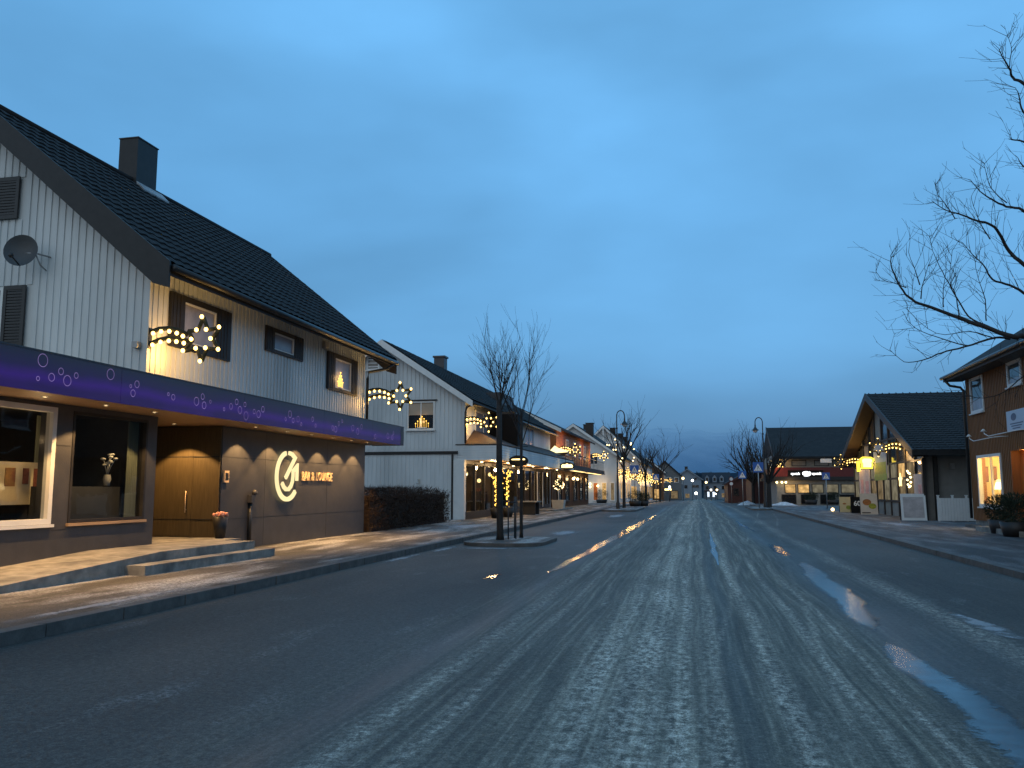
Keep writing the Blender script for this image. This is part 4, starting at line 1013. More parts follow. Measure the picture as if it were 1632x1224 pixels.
# canopy with lapped boards
mb = MB(); mb.box(-10.55, -8.52, 37.42, 60.4, 2.765, 2.80); mb.box(-10.199, -8.54, 37.43, 60.38, 2.802, 3.40)
cn2 = part('canopy', mb, M['soffit_wood'], B2)
mb = MB()
for k in range(6):
    z = 2.76+k*.11
    mb.add([(-8.515, 37.38, z), (-8.515, 60.45, z), (-8.535, 60.45, z+.11), (-8.535, 37.38, z+.11)], [(0, 1, 2, 3)])
    mb.add([(-10.6, 37.375, z), (-8.515, 37.375, z), (-8.535, 37.395, z+.11), (-10.6, 37.395, z+.11)], [(0, 1, 2, 3)])
    mb.box(-8.535, -8.515, 37.38, 60.45, z-.004, z+.002); mb.box(-10.6, -8.516, 37.375, 37.395, z-.004, z+.0015)
part('fascia', mb, M['white_wood'], cn2)
mb = MB(); mb.box(-8.62, -8.50, 37.36, 37.5, 2.75, 3.43); mb.box(-10.62, -8.49, 37.35, 60.46, 3.432, 3.47); part('fascia_trim', mb, M['dark_wood'], cn2)
mb = MB(); q = [(-8.5, 37.35, 3.475), (-8.5, 60.4, 3.475), (-10.15, 60.4, 4.2), (-10.15, 38.9, 4.2), (-10.19, 37.35, 3.475)]
mb.add(q, [(0, 1, 2, 3), (0, 3, 4)]); part('pent_roof', mb, M['tile_brown'], B2)
# shop front
FS = Fr('x', -10.22, 1)
mb = MB(); cols = [37.62, 39.4, 41.2, 43.0, 44.9, 46.8, 49.0, 51.3, 53.3, 55.3, 57.4, 59.0, 60.3]
for y in cols: FS.box(mb, y-.07, y+.07, .45, 2.76, -.1, .02)
FS.box(mb, 37.55, 60.3, .12, .448, -.14, .03); FS.box(mb, 37.69, 60.25, 2.60, 2.755, -.1, .0)
sf = part('window', mb, M['dark_wood'], B2)
mb = MB(); FS.quad(mb, 37.6, 60.3, .45, 2.6, -.05); part('pane', mb, M['glass'], sf)
mb = MB(); FS.box(mb, 55.25, 55.45, .3, 2.6, .02, .06); FS.box(mb, 57.2, 57.4, .3, 2.6, .02, .06); part('door_frame', mb, M['white_trim'], B2)
mb = MB(); mb.box(-15.2, -15.0, 37.7, 60.2, .14, 2.7); mb.box(-15.0, -10.4, 37.62, 37.7, .14, 2.7); mb.box(-15.0, -10.4, 60.2, 60.28, .14, 2.7); mb.box(-15.0, -10.37, 37.7, 60.2, .12, .15); mb.box(-15.0, -10.37, 37.7, 60.2, 2.68, 2.72)
mb.box(-15.0, -10.9, 47.6, 47.7, .15, 2.68); mb.box(-15, -10.9, 53.6, 53.7, .15, 2.68)
part('interior_room', mb, M['shop_room'], B2)
for i, (x, y, e) in enumerate(((-11.7, 39.2, 16), (-12.2, 43, 20), (-11.5, 46, 11), (-11.6, 51, 5), (-11.8, 57, 12))): point(B2, (x, y, 2.3), e, (1, .62, .28), .1)
# goods in the shop window
for i, (x, y, w_, h, lab) in enumerate(((-11.3, 38.9, .5, 1.0, 'low display table just inside the first shop window'), (-12.3, 41.9, .9, 1.5, 'tall shelf of goods inside the shop behind the lit trees'), (-11.6, 45.6, .7, 1.2, 'display shelf inside the shop left of the bench'), (-11.6, 50.2, .6, 1.4, 'dim shelf inside the shop behind the bench'))):
    t = thing('display_shelf', (x, y, .15), lab, 'shelf')
    mb = MB(); mb.box(x-.3, x+.3, y-w_, y-w_+.04, .15, .15+h); mb.box(x-.3, x+.3, y+w_-.04, y+w_, .15, .15+h)
    for k in range(3): mb.box(x-.3, x+.3, y-w_+.04, y+w_-.04, .2+k*h/2.4, .24+k*h/2.4)
    part('rack', mb, M['dark_wood'], t)
    r_ = random.Random(i); mb = MB()
    for k in range(3):
        yy = y-w_+.1
        while yy < y+w_-.2:
            ww = r_.uniform(.08, .2); hh = r_.uniform(.1, .28); mb.box(x-.1, x+.15, yy, yy+ww, .241+k*h/2.4, .241+k*h/2.4+hh); yy += ww+r_.uniform(.02, .12)
    part('goods', mb, M[('poster_pink', 'cream_board', 'photo_print', 'planter_white')[i]], t)
ns = thing('neon_sign', (-10.6, 38.5, 2.1), 'bright white neon sign hanging inside the first shop window', 'sign')
mb = MB(); mb.box(-10.62, -10.58, 38.1, 39.25, 2.10, 2.19); part('tube_letters', mb, M['white_lit'], ns); mb = MB(); mb.box(-10.66, -10.622, 38.0, 39.35, 2.0, 2.5); part('panel', mb, M['amber_lit'] if False else M['dark_wood'], ns)
mb = MB(); mb.box(-10.6, -10.58, 38.4, 38.44, 2.5, 2.68); part('hanger', mb, M['metal_black'], ns)
for i, (y, z) in enumerate(((40.6, 2.2), (43.2, 1.9), (45.6, 2.25))):
    t = thing('pendant_lamp', (-11.0, y, z), ('warm pendant lamp glowing behind the first lit tree', 'warm low lamp glowing deeper in the shop window', 'warm pendant lamp glowing right of the lit trees')[i], 'lamp')
    mb = MB(); mb.tube([(-11.0, y, z+.1), (-11.0, y, 2.68)], .008, 5); part('cord', mb, M['metal_black'], t)
    mb = MB(); mb.sphere((-11.0, y, z), .11, 10, 8); part('globe', mb, M['amber_lit'], t)
for i, (x, y) in enumerate([(-9.0, 38.4), (-9.9, 39.4), (-9.0, 41.0), (-9.9, 43.0), (-9.0, 44.2), (-9.9, 46.5), (-9.0, 47.6), (-9.0, 51.5), (-9.0, 56.0)]):
    mb = MB(); mb.lathe((x, y, 2.763), [(.09, 0), (.09, -.02), (.07, -.02)], 12); dl = part('downlight', mb, M['metal_grey'], cn2)
    mb = MB(); mb.lathe((x, y, 2.747), [(.07, 0), (.05, -.04), (0, -.05)], 12); part('lens', mb, M['spot_disc'], dl)
for x, y in ((-9.3, 39.2), (-9.3, 43.4), (-9.3, 48), (-9.3, 54)): point(cn2, (x, y, 2.55), 28, (1, .62, .28), .1)
F2 = Fr('x', -10.2, 1)
window(B2, F2, 39.2, 42.4, 3.95, 5.2, 'white_trim', 'pane_blind', .1, .05, 2, 1, name='window')
window(B2, F2, 43.6, 45.4, 4.2, 5.2, 'white_trim', 'pane_dusk', .09, .05, 1, 1)
window(B2, F2, 51.2, 54.0, 4.05, 5.3, 'white_trim', 'pane_blind', .1, .05, 2, 1)
bp_ = thing('black_panel', (-9.2, 42.2, 3.0), 'tall black panel standing out from the white shop house behind the bare tree', 'panel')
mb = MB(); mb.box(-10.19, -8.72, 42.0, 42.9, 3.48, 5.2); part('box', mb, M['sign_black'], bp_)
mb = MB(); mb.box(-10.18, -8.9, 42.2, 42.7, 5.202, 5.34); part('cap', mb, M['metal_black'], bp_)
def oval_sign(c, label, lit):
    t = thing('oval_sign', c, label, 'sign'); x, y, z = c
    mb = MB(); n = 28; A, B_ = .46, .25
    pts = [(x+A*math.cos(2*math.pi*k/n), z+B_*math.sin(2*math.pi*k/n)) for k in range(n)]; mb.prism(pts, 'y', y-.06, y+.06); part('panel', mb, M['sign_black'], t)
    mb = MB()
    if lit:
        pts = [(x-.35, z-.11), (x+.35, z-.11), (x+.37, z+.02), (x+.28, z+.12), (x+.12, z+.10), (x+.0, z+.17), (x-.12, z+.10), (x-.28, z+.12), (x-.37, z+.02)]
        mb.prism(pts[::-1], 'y', y-.075, y-.062); part('lit_logo', mb, M['oval_lit'], t)
    else:
        mb.prism([(x-.33, z+.06), (x-.30, z+.03), (x+.30, z+.03), (x+.33, z+.06), (x+.28, z+.10), (x-.25, z+.09)], 'y', y-.075, y-.062); part('lit_strip', mb, M['oval_lit'], t)
    mb = MB(); mb.tube([(x-.1, y, z+B_-.02), (x-.1, y, z+.66)], .015, 6); mb.tube([(x-.65, y, z+.66), (x+.45, y, z+.66)], .02, 6); part('bracket', mb, M['metal_black'], t)
    point(t, (x, y-.3, z), 1.2, (1, .7, .3), .1)
oval_sign((-8.10, 39.2, 2.77), 'black oval hanging sign with one lit line beside the bare tree', False)
oval_sign((-8.05, 54.2, 2.92), 'black oval hanging sign with bright lit centre near the balcony', True)
# lit trees
def lit_column(x, y, h, label, seed):
    t = thing('light_tree', (x, y, .12), label, 'tree', 'slim potted trees wound with fairy lights')
    mb = MB(); mb.lathe((x, y, .12), [(0, 0), (.22, 0), (.30, .46), (.27, .46), (.25, .40), (0, .40)], 16); part('pot', mb, M['pot_dark'], t)
    r_ = random.Random(seed); mb = MB(); mb.tube([(x, y, .5), (x+.02, y, h*.6), (x, y, h+.05)], [.03, .022, .01], 6)
    brs = []
    for k in range(16):
        z = r_.uniform(.9, h-.2); a = r_.uniform(0, 6.28); l = r_.uniform(.12, .34) if z > 1.2 else .12
        p = [(x, y, z), (x+l*.5*math.cos(a), y+l*.5*math.sin(a), z+l*.6), (x+l*math.cos(a), y+l*math.sin(a), z+l*1.1)]; brs.append(p); mb.tube(p, .008, 4)
    part('trunk', mb, M['bark_dark'], t)
    mb = MB()
    for k in range(80):
        if k < 42:
            z = .62+(h-.6)*k/42; a = k*1.1; p = (x+.05*math.cos(a), y+.05*math.sin(a)-.02, z)
        else:
            b = brs[r_.randrange(len(brs))]; f = r_.random(); p = tuple(b[0][i]+(b[2][i]-b[0][i])*f+r_.uniform(-.04, .04) for i in range(3))
        mb.sphere(p, .026, 6, 4)
    tag(part('fairy_lights', mb, M['fairy'], t), kind='stuff')
    point(t, (x+.1, y-.3, h*.6), 3.5, (1, .58, .15), .2)
lit_column(-9.25, 39.6, 2.15, 'fairy-lit slim potted tree, nearer of the two at the shop front', 4)
lit_column(-9.05, 41.2, 2.4, 'fairy-lit slim potted tree, farther and taller of the two at the shop front', 9)
def ball_tree(x, y, label, s=1.0, big=True):
    t = thing('ball_tree', (x, y, .12), label, 'tree')
    mb = MB(); w_ = .42*s; mb.add([(x-w_*.8, y-w_*.8, .12), (x+w_*.8, y-w_*.8, .12), (x+w_*.8, y+w_*.8, .12), (x-w_*.8, y+w_*.8, .12), (x-w_, y-w_, .75*s), (x+w_, y-w_, .75*s), (x+w_, y+w_, .75*s), (x-w_, y+w_, .75*s)], [(0, 1, 5, 4), (1, 2, 6, 5), (2, 3, 7, 6), (3, 0, 4, 7), (4, 5, 6, 7)])
    part('planter', mb, M['planter_white'], t)
    mb = MB(); mb.tube([(x, y, .7*s), (x, y, 1.5*s)], .03, 8); part('trunk', mb, M['white_trim'], t)
    r_ = random.Random(int(y)); mb = MB(); m2b = MB(); c = Vector((x, y, 1.78*s))
    for k in range(500):
        d = Vector((r_.gauss(0, 1), r_.gauss(0, 1), r_.gauss(0, 1))).normalized(); p = c+d*(.33*s*r_.random()**.4); q = d.cross(Vector((r_.random(), r_.random(), r_.random()))).normalized()*.02
        mb.add([p-q, p+q, p+d*.08], [(0, 1, 2)])
    for k in range(34):
        d = Vector((r_.gauss(0, 1), r_.gauss(0, 1), r_.gauss(0, 1.1))).normalized(); m2b.sphere(c+d*.36*s, .035*s, 6, 4)
    part('crown', mb, M['evergreen'], t); tag(part('fairy_lights', m2b, M['bulb_white'], t), kind='stuff')
ball_tree(-9.1, 57.3, 'fairy-lit ball tree on a white stem in a pale square planter')
# bench
bn = thing('bench', (-8.9, 45.5, .12), 'dark bench standing against the shop front right of the bare trees', 'bench')
mb = MB(); mb.box(-9.3, -8.3, 44.8, 46.4, .78, .83); part('seat', mb, M['grey_wood'], bn)
for yy in (45.0, 46.1):
    mb = MB(); mb.box(-9.2, -8.4, yy, yy+.1, .12, .779); part('leg', mb, M['dark_wood'], bn)
mb = MB(); mb.box(-10.15, -8.6, 52.5, 60.2, .12, .20); mesh_obj('shop_step', mb, M['concrete'], loc=(-9.4, 56, .12), label='low concrete step along the shop front behind the ball tree', cat='step')

# ------------------------------------------------------------------ LEFT: orange shop
B3 = thing('orange_shop', (-11, 72, 0), 'orange wooden shop with star-lit upper wall, balcony and dark panelled front', 'building')
wl, rf = gable_y(B3, -17, -10.0, 62, 82.5, 2.9, 5.9, 7.6, -13.4, 'orange_wood', 'tile_dark', .42, .35)
mb = MB(); mb.box(-17, -10.25, 61.6, 82.5, -.2, 2.88)
battens(mb, Fr('x', -10.25, 1), 61.7, 82.4, .1, 2.85, .7, .12, .04); part('lower_wall', mb, M['brown_wood'], B3)
F3 = Fr('x', -10.0, 1)
for y in (66.5, 70.5, 74.0, 77.2): window(B3, F3, y, y+1.5, 4.1, 5.35, 'white_trim', 'pane_dusk', .12, .06, 2, 1)
for y in (63.5, 67.5, 72, 76, 79.5): window(B3, Fr('x', -10.21, 1), y, y+2.2, .5, 2.6, 'dark_wood', 'pane_dark', .09, .06)
mb = MB(); mb.box(-10.2, -8.75, 62.0, 84.0, 2.86, 2.92); mb.box(-10.1, -8.8, 62.1, 83.9, 2.92, 3.22); cn3 = part('balcony', mb, M['dark_wood'], B3)
mb = MB()
for y in range(62, 84): mb.tube([(-8.85, y+.2, 3.2), (-8.85, y+.2, 4.0)], .018, 4)
mb.tube([(-8.85, 62.1, 4.0), (-8.85, 83.9, 4.0)], .03, 5); mb.tube([(-8.85, 62.15, 4.0), (-10.0, 62.15, 4.0)], .03, 5); part('railing', mb, M['metal_black'], cn3)
mb = MB()
for a, b in ((63, 71), (73, 83)): mb.box(-9.3, -9.0, a, b, 2.835, 2.858)
part('light_strip', mb, M['amber_lit'], cn3)
for y in (66, 71, 78): point(cn3, (-9.3, y, 2.6), 12, (1, .6, .25), .2)
for i, y in enumerate((69.0, 71.5)):
    t = thing('wall_lamp', (-9.7, y, 2.3), ('warm globe lamp under the balcony, nearer of the pair', 'warm globe lamp under the balcony, farther of the pair')[i], 'lamp')
    mb = MB(); mb.sphere((-9.75, y, 2.3), .11, 10, 8); part('globe', mb, M['lamp_far'], t); mb = MB(); mb.tube([(-9.75, y, 2.4), (-9.75, y, 2.85)], .02, 6); part('stem', mb, M['metal_black'], t)
point(B3, (-9.0, 64.5, 4.6), 26, (1, .42, .12), .3); point(B3, (-9.0, 76, 4.8), 22, (1, .42, .12), .3)
ls = thing('glowing_shape', (-9.6, 60.2, 3.9), 'bright yellow-white glowing shape on the canopy end before the orange shop', 'sign')  # emissive yellow-white shape on a brown tray
mb = MB(); mb.prism([(-10.45, 4.0), (-10.2, 4.25), (-9.9, 4.55), (-9.7, 4.4), (-9.3, 4.3), (-8.95, 4.12), (-9.3, 3.95), (-10.0, 3.9)][::-1], 'y', 60.7, 60.85); part('lit_face', mb, M['yellow_face'], ls)
mb = MB(); mb.prism([(-10.5, 3.98), (-8.9, 4.08), (-9.2, 3.86), (-10.0, 3.8)], 'y', 60.65, 60.9); part('tray', mb, M['brown_wood'], ls)

# ------------------------------------------------------------------ LEFT: farther houses
B4 = thing('gabled_house', (-13, 108, -.25), 'white gabled house with tall dark chimney beyond the orange shop', 'building')
wl, rf = gable_y(B4, -19.2, -8.95, 100, 120, -.4, 5.35, 8.95, -14.05, 'white_wood', 'tile_dark', .4, .5)
chimney(rf, -12.2, 100.5, 7.0, 9.1, .42, .42, 'dark_wood'); chimney(rf, -14, 112, 8.5, 9.8, .4, .4, 'dark_wood')
FB = Fr('y', 100, -1)
for (a, b, m_) in ((-12.9, -12.4, 'pane_warm'), (-11.9, -11.2, 'orange_door'), (-10.9, -10.2, 'pane_warm'), (-9.9, -9.3, 'pane_warm_dim')): window(B4, FB, a, b, .1, 2.3, 'white_trim', m_, .12, .08)
window(B4, FB, -12.2, -11.2, 4.3, 5.6, 'white_trim', 'pane_dusk', .1, .06, 2, 1)
FBx = Fr('x', -8.95, 1)
for y in (103, 107, 111, 115): window(B4, FBx, y, y+1.8, .3, 2.3, 'white_trim', 'pane_warm', .1, .06); window(B4, FBx, y, y+1.3, 3.7, 4.9, 'white_trim', 'pane_dusk', .1, .06)
for i, (x, z) in enumerate(((-12.15, 2.1), (-12.15, 1.75), (-11.25, 1.85))):
    t = thing('wall_lamp', (x, 99.6, z), ('upper of two round lamps by the white shop post', 'lower of two round lamps by the white shop post', 'round lamp beside the red door of the white gabled house')[i], 'lamp')
    mb = MB(); mb.sphere((x, 99.6, z), .13, 10, 8); part('globe', mb, M['lamp_far'], t); mb = MB(); mb.tube([(x, 99.6, z), (x, 99.98, z+.1)], .02, 5); part('arm', mb, M['metal_black'], t)
point(B4, (-7.9, 108, 2.6), 34, (1, .55, .18), .3); point(B4, (-10.8, 98.8, 2.2), 16, (1, .6, .25), .3)
B5 = thing('tall_gable_house', (-13.7, 148, -.5), 'tall white house with decorative truss in its gable peak', 'building')
wl, rf = gable_y(B5, -19.0, -8.4, 130, 166, -.7, 5.75, 10.9, -13.7, 'white_wood', 'tile_dark', .5, .7)
mb = MB(); mb.box(-16.2, -11.2, 129.2, 129.27, 8.35, 8.5); mb.box(-13.78, -13.62, 129.2, 129.265, 8.5, 10.8); part('gable_truss', mb, M['white_trim'], B5)
for y in (136, 150, 160): chimney(rf, -12.9, y, 9.6, 11.0, .4, .4, 'dark_wood')
FC = Fr('y', 130, -1); window(B5, FC, -12.2, -11.2, 3.2, 4.6, 'white_trim', 'pane_dusk', .1, .06, 2, 1); window(B5, FC, -15.2, -14.2, 3.2, 4.6, 'white_trim', 'pane_dusk', .1, .06, 2, 1)
window(B5, FC, -11.4, -10.3, .0, 2.0, 'white_trim', 'pane_warm', .1, .06)
window(B5, FC, -9.9, -8.8, .0, 2.0, 'white_trim', 'pane_warm', .1, .06)
FCx = Fr('x', -8.4, 1)
for y in (133, 138, 143, 148, 153, 158, 162): window(B5, FCx, y, y+2.6, -.2, 2.0, 'dark_wood', 'pane_warm', .1, .06); window(B5, FCx, y, y+1.4, 3.4, 4.8, 'white_trim', 'pane_dusk', .1, .06)
for y in (131, 140, 152): point(B5, (-7.6, y, 2.6), 50, (1, .58, .2), .3)
B6 = thing('brown_house', (-9.5, 180, -.7), 'brown far house with dark roof beyond the tall white gable', 'building')
wl, rf = gable_y(B6, -13, -6.5, 172, 186, -.9, 5.0, 7.6, -9.7, 'brown_wood', 'hazed_roof', .4, .4)
for y in (174, 178, 182): window(B6, Fr('x', -6.5, 1), y, y+1.6, 2.8, 4.2, 'white_trim', 'pane_dusk', .12, .06)
window(B6, Fr('y', 172, -1), -8.4, -7.0, -.4, 1.6, 'dark_wood', 'pane_warm', .1, .06); window(B6, Fr('y', 172, -1), -8.2, -7.2, 3.0, 4.3, 'white_trim', 'pane_dusk', .1, .06)
B7 = thing('grey_house', (-6, 200, -.8), 'grey far house with dark gable where the street ends', 'building')
wl, rf = gable_y(B7, -10.5, -3.4, 192, 214, -1.1, 4.4, 7.6, -6.9, 'hazed_cream', 'hazed_roof', .4, .4, trim='hazed_roof')
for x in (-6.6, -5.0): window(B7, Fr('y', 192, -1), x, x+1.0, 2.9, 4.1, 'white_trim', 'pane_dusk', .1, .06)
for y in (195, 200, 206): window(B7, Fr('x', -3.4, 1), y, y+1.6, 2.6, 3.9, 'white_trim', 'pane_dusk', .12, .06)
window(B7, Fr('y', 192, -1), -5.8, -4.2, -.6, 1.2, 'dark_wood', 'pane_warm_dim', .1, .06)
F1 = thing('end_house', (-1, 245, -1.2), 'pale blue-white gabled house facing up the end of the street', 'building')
wl, rf = gable_y(F1, -6.3, 1.0, 238, 252, -1.4, 4.3, 6.9, -2.65, 'hazed_white', 'hazed_roof', .5, .5, trim='hazed_white')
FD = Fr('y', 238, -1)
window(F1, FD, -1.6, .4, 1.8, 2.7, 'hazed_white', 'pane_dark', .1, .06, 2, 1); window(F1, FD, -.9, -.1, 3.9, 4.7, 'hazed_white', 'pane_dark', .1, .06); window(F1, FD, -3.6, -2.6, 1.6, 2.7, 'hazed_white', 'pane_dark', .1, .06)
window(F1, FD, -3.4, -2.1, -.9, .4, 'hazed_white', 'pane_warm_dim', .1, .06)
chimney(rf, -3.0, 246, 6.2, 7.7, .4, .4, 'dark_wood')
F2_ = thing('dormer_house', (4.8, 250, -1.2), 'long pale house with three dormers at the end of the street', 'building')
mb = MB(); mb.box(1.6, 8.6, 245, 255, -1.4, 3.3); part('wall', mb, M['hazed_white'], F2_)
mb = MB(); mb.prism([(244.4, 3.3), (255.6, 3.3), (250, 6.2)], 'x', 1.2, 9.0); rf = part('roof', mb, M['hazed_roof'], F2_)
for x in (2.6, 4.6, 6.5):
    mb = MB(); mb.prism([(x-.55, 3.4), (x+.55, 3.4), (x+.55, 4.7), (x, 5.35), (x-.55, 4.7)], 'y', 244.6, 247.5); dmr = part('dormer', mb, M['hazed_white'], rf)
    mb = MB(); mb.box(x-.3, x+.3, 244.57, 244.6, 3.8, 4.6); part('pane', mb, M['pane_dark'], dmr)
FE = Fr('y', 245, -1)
for x in (2.1, 4.2, 6.4): window(F2_, FE, x, x+1.0, 1.3, 2.5, 'hazed_white', 'pane_dark', .1, .06)
for x in (2.95, 4.35): window(F2_, FE, x-.5, x+.3, -.7, .9, 'hazed_white', 'pane_cool', .1, .06)
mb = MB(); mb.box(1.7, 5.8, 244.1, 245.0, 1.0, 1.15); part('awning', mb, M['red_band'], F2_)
window(F2_, FE, 6.3, 7.9, -.8, .5, 'hazed_white', 'pane_warm_dim', .1, .06)

# ------------------------------------------------------------------ RIGHT: ochre house
OX = 9.9
R0 = thing('ochre_house', (12, 26, .1), 'ochre boarded house with lit white-framed window and orange doorway', 'building')
FO = Fr('x', OX, -1)
mb = MB()
ops = [(31.45, 33.95, .84, 2.66), (28.7, 30.5, .55, 2.68)]
wall_open(mb, FO, 12, 34.8, .35, 5.72, ops, -.25, 0)
mb.box(OX+.251, 18.5, 34.55, 34.8, .35, 5.7); mb.box(18.3, 18.5, 12, 34.54, .35, 5.7)
mb.prism([(OX+.25, 5.702), (18.5, 5.702), (14.2, 8.6)], 'y', 34.5, 34.79)
uw = [(32.75, 34.2, 4.18, 5.46), (29.05, 30.3, 4.7, 5.5), (26.5, 27.8, 4.18, 5.46)]
battens(mb, FO, 12, 34.78, .36, 5.7, .155, .07, .022, ops + uw + [(29.0, 30.6, 3.25, 3.95)])
part('wall', mb, M['ochre_wood'], R0)
mb = MB(); mb.box(OX+.03, 18.4, 12.1, 34.7, .0, .348); part('plinth', mb, M['concrete'], R0)
mb = MB(); s_ = (8.65-5.62)/(14.2-9.3)
mb.prism([(9.3, 5.58), (14.2, 8.61), (19.1, 5.58), (19.1, 5.70), (14.2, 8.76), (9.3, 5.70)], 'y', 11.5, 35.3); rf = part('roof', mb, M['tile_dark'], R0)
mb = MB(); mb.box(9.27, 9.298, 11.5, 35.32, 5.5, 5.74); mb.box(9.3, OX, 11.6, 35.2, 5.50, 5.53); part('eave_board', mb, M['dark_wood'], rf)
mb = MB(); mb.tube([(9.2, 11.5, 5.66), (9.2, 35.3, 5.64)], .065, 8); part('gutter', mb, M['metal_black'], rf)
downpipe(R0, [(9.22, 34.95, 5.55), (9.4, 34.95, 5.33), (9.75, 34.9, 5.25), (9.84, 34.86, 5.1), (9.84, 34.86, .4)], .05)
for (a, b, c, d) in uw:
    wn = window(R0, FO, a, b, c, d, 'white_trim', 'pane_dusk', .10, .05, 1, 1, True)
    mb = MB(); FO.quad(mb, a+.11, b-.11, c+.1, c+.5 if d-c > 1 else c+.25, .016); part('curtain', mb, M['pane_blind'], wn)
# lit window and its bright room
mb = MB(); a, b, c, d = ops[0]; f = .10
FO.box(mb, a, a+f, c, d, -.1, .04); FO.box(mb, b-f, b, c, d, -.1, .04); FO.box(mb, a+f, b-f, c, c+f, -.1, .04); FO.box(mb, a+f, b-f, d-f, d, -.1, .04); FO.box(mb, 32.55, 32.61, c+f, d-f, -.07, .0)
wn = part('window', mb, M['white_trim'], R0)
mb = MB(); FO.quad(mb, a+f, b-f, c+f, d-f, -.05); part('pane', mb, M['glass'], wn)
mb = MB(); FO.box(mb, a-.05, b+.05, c-.05, c-.004, -.05, .1); part('sill', mb, M['white_trim'], wn)
mb = MB(); mb.box(11.5, 11.6, 30.9, 34.5, .4, 2.9); mb.box(10.16, 11.5, 34.4, 34.5, .4, 2.9); mb.box(10.16, 11.5, 30.9, 31.0, .4, 2.9); mb.box(10.16, 11.5, 31, 34.4, .4, .5); mb.box(10.16, 11.5, 31, 34.4, 2.8, 2.9)
part('interior_room', mb, M['warm_room'], R0)
point(R0, (10.6, 33.2, 2.35), 52, (1, .60, .19), .12); point(R0, (10.75, 31.9, 1.7), 32, (1, .60, .19), .12)
for i, (a, b, c, d) in enumerate(((10.24, 10.36, 1.72, 2.28), (10.52, 10.64, 1.78, 2.28))):
    t = thing('framed_picture', ((a+b)/2, 34.38, c), ('dark framed picture in the left half of the lit ochre-house window', 'dark framed picture in the right half of the lit ochre-house window')[i], 'picture')
    mb = MB(); mb.box(a, b, 34.37, 34.398, c, d); part('frame', mb, M['dark_wood'], t); mb = MB(); mb.box(a+.02, b-.02, 34.365, 34.369, c+.04, d-.04); part('print', mb, M['photo_print'], t)
t = thing('table_lamp', (10.42, 33.55, .95), 'bright table lamp standing inside the lit ochre-house window', 'lamp')
mb = MB(); mb.tube([(10.42, 33.55, .95), (10.42, 33.55, 1.5)], .02, 6); mb.lathe((10.42, 33.55, .95), [(0, 0), (.12, 0), (.1, .03), (0, .03)], 12); part('base', mb, M['brass'], t)
mb = MB(); mb.lathe((10.42, 33.55, 1.45), [(.16, 0), (.09, .24)], 14); part('lamp_shade', mb, M['lamp_far'], t)
mb = MB(); mb.box(10.35, 10.9, 31.6, 34.2, .9, .94); mb.box(10.4, 10.45, 31.7, 31.75, .5, .9); mb.box(10.4, 10.45, 34.0, 34.05, .5, .9); mesh_obj('window_table', mb, M['soffit_wood'], loc=(10.6, 32.9, .5), label='wooden table under the lamp inside the ochre-house window', cat='table')
# doorway
mb = MB(); a, b, c, d = ops[1]
mb.box(OX+.24, OX+.28, a, b, c, d); dr = part('door', mb, M['orange_door'], R0)
mb = MB()
for y in (29.1, 29.55, 30.0): mb.box(OX+.225, OX+.239, y-.02, y+.02, c+.05, d-.05)
part('door_moulding', mb, M['brown_wood'], dr)
point(R0, (OX+.12, 29.6, 2.6), 5, (1, .5, .15), .05)
sg = thing('shop_sign', (OX, 29.8, 3.3), 'pale blue-white rectangular sign on the ochre wall above the doorway', 'sign')
mb = MB(); FO.box(mb, 28.3, 30.5, 3.28, 3.94, .026, .07); part('panel', mb, M['sign_pale'], sg)
mb = MB(); n = 20
mb.add([FO.p(29.85+.24*math.cos(2*math.pi*k/n), 3.73+.12*math.sin(2*math.pi*k/n), .074) for k in range(n)], [tuple(range(n))])
for k in range(3): FO.quad(mb, 29.95-.02*k-.9+.15*k, 30.2-.1*k, 3.50-.075*k, 3.535-.075*k, .0745)
part('emblem', mb, M['sign_ink'], sg)
for i, (y0, y1, z) in enumerate(((33.2, 30.6, 3.32), (31.6, 28.2, 3.40))):
    t = thing('sign_lamp', (OX, y1, z-.15), ('thin white swan-neck lamp arm on the ochre wall, farther along', 'thin white swan-neck lamp arm under the pale sign')[i], 'lamp')
    mb = MB(); mb.tube([(OX-.02, y1, z-.16), (OX-.25, y1, z-.16), (OX-.45, y1+.3, z-.18), (OX-.45, y0-.5, z-.2), (OX-.45, y0-.1, z-.1), (OX-.45, y0, z)], .016, 6); part('arm', mb, M['white_trim'], t)
    mb = MB(); mb.lathe((OX-.45, y0, z-.02), [(.02, .09), (.05, .06), (.10, 0), (.07, .0)], 12); part('lamp_head', mb, M['white_trim'], t)
mb = MB(); mb.box(8.9, 9.85, 27.2, 31.2, .08, .26); mb.box(9.3, 9.85, 28.2, 31.0, .261, .42); mesh_obj('door_step', mb, M['concrete'], loc=(9.4, 29, .1), label='two low concrete steps at the ochre house doorway', cat='step')
mb = MB(); mb.box(9.5, 9.85, 31.3, 34.5, .08, .20); mesh_obj('wall_plinth_step', mb, M['kerb_stone'], loc=(9.7, 33, .1), label='low dark ledge at the foot of the ochre wall under the lit window', cat='ledge')
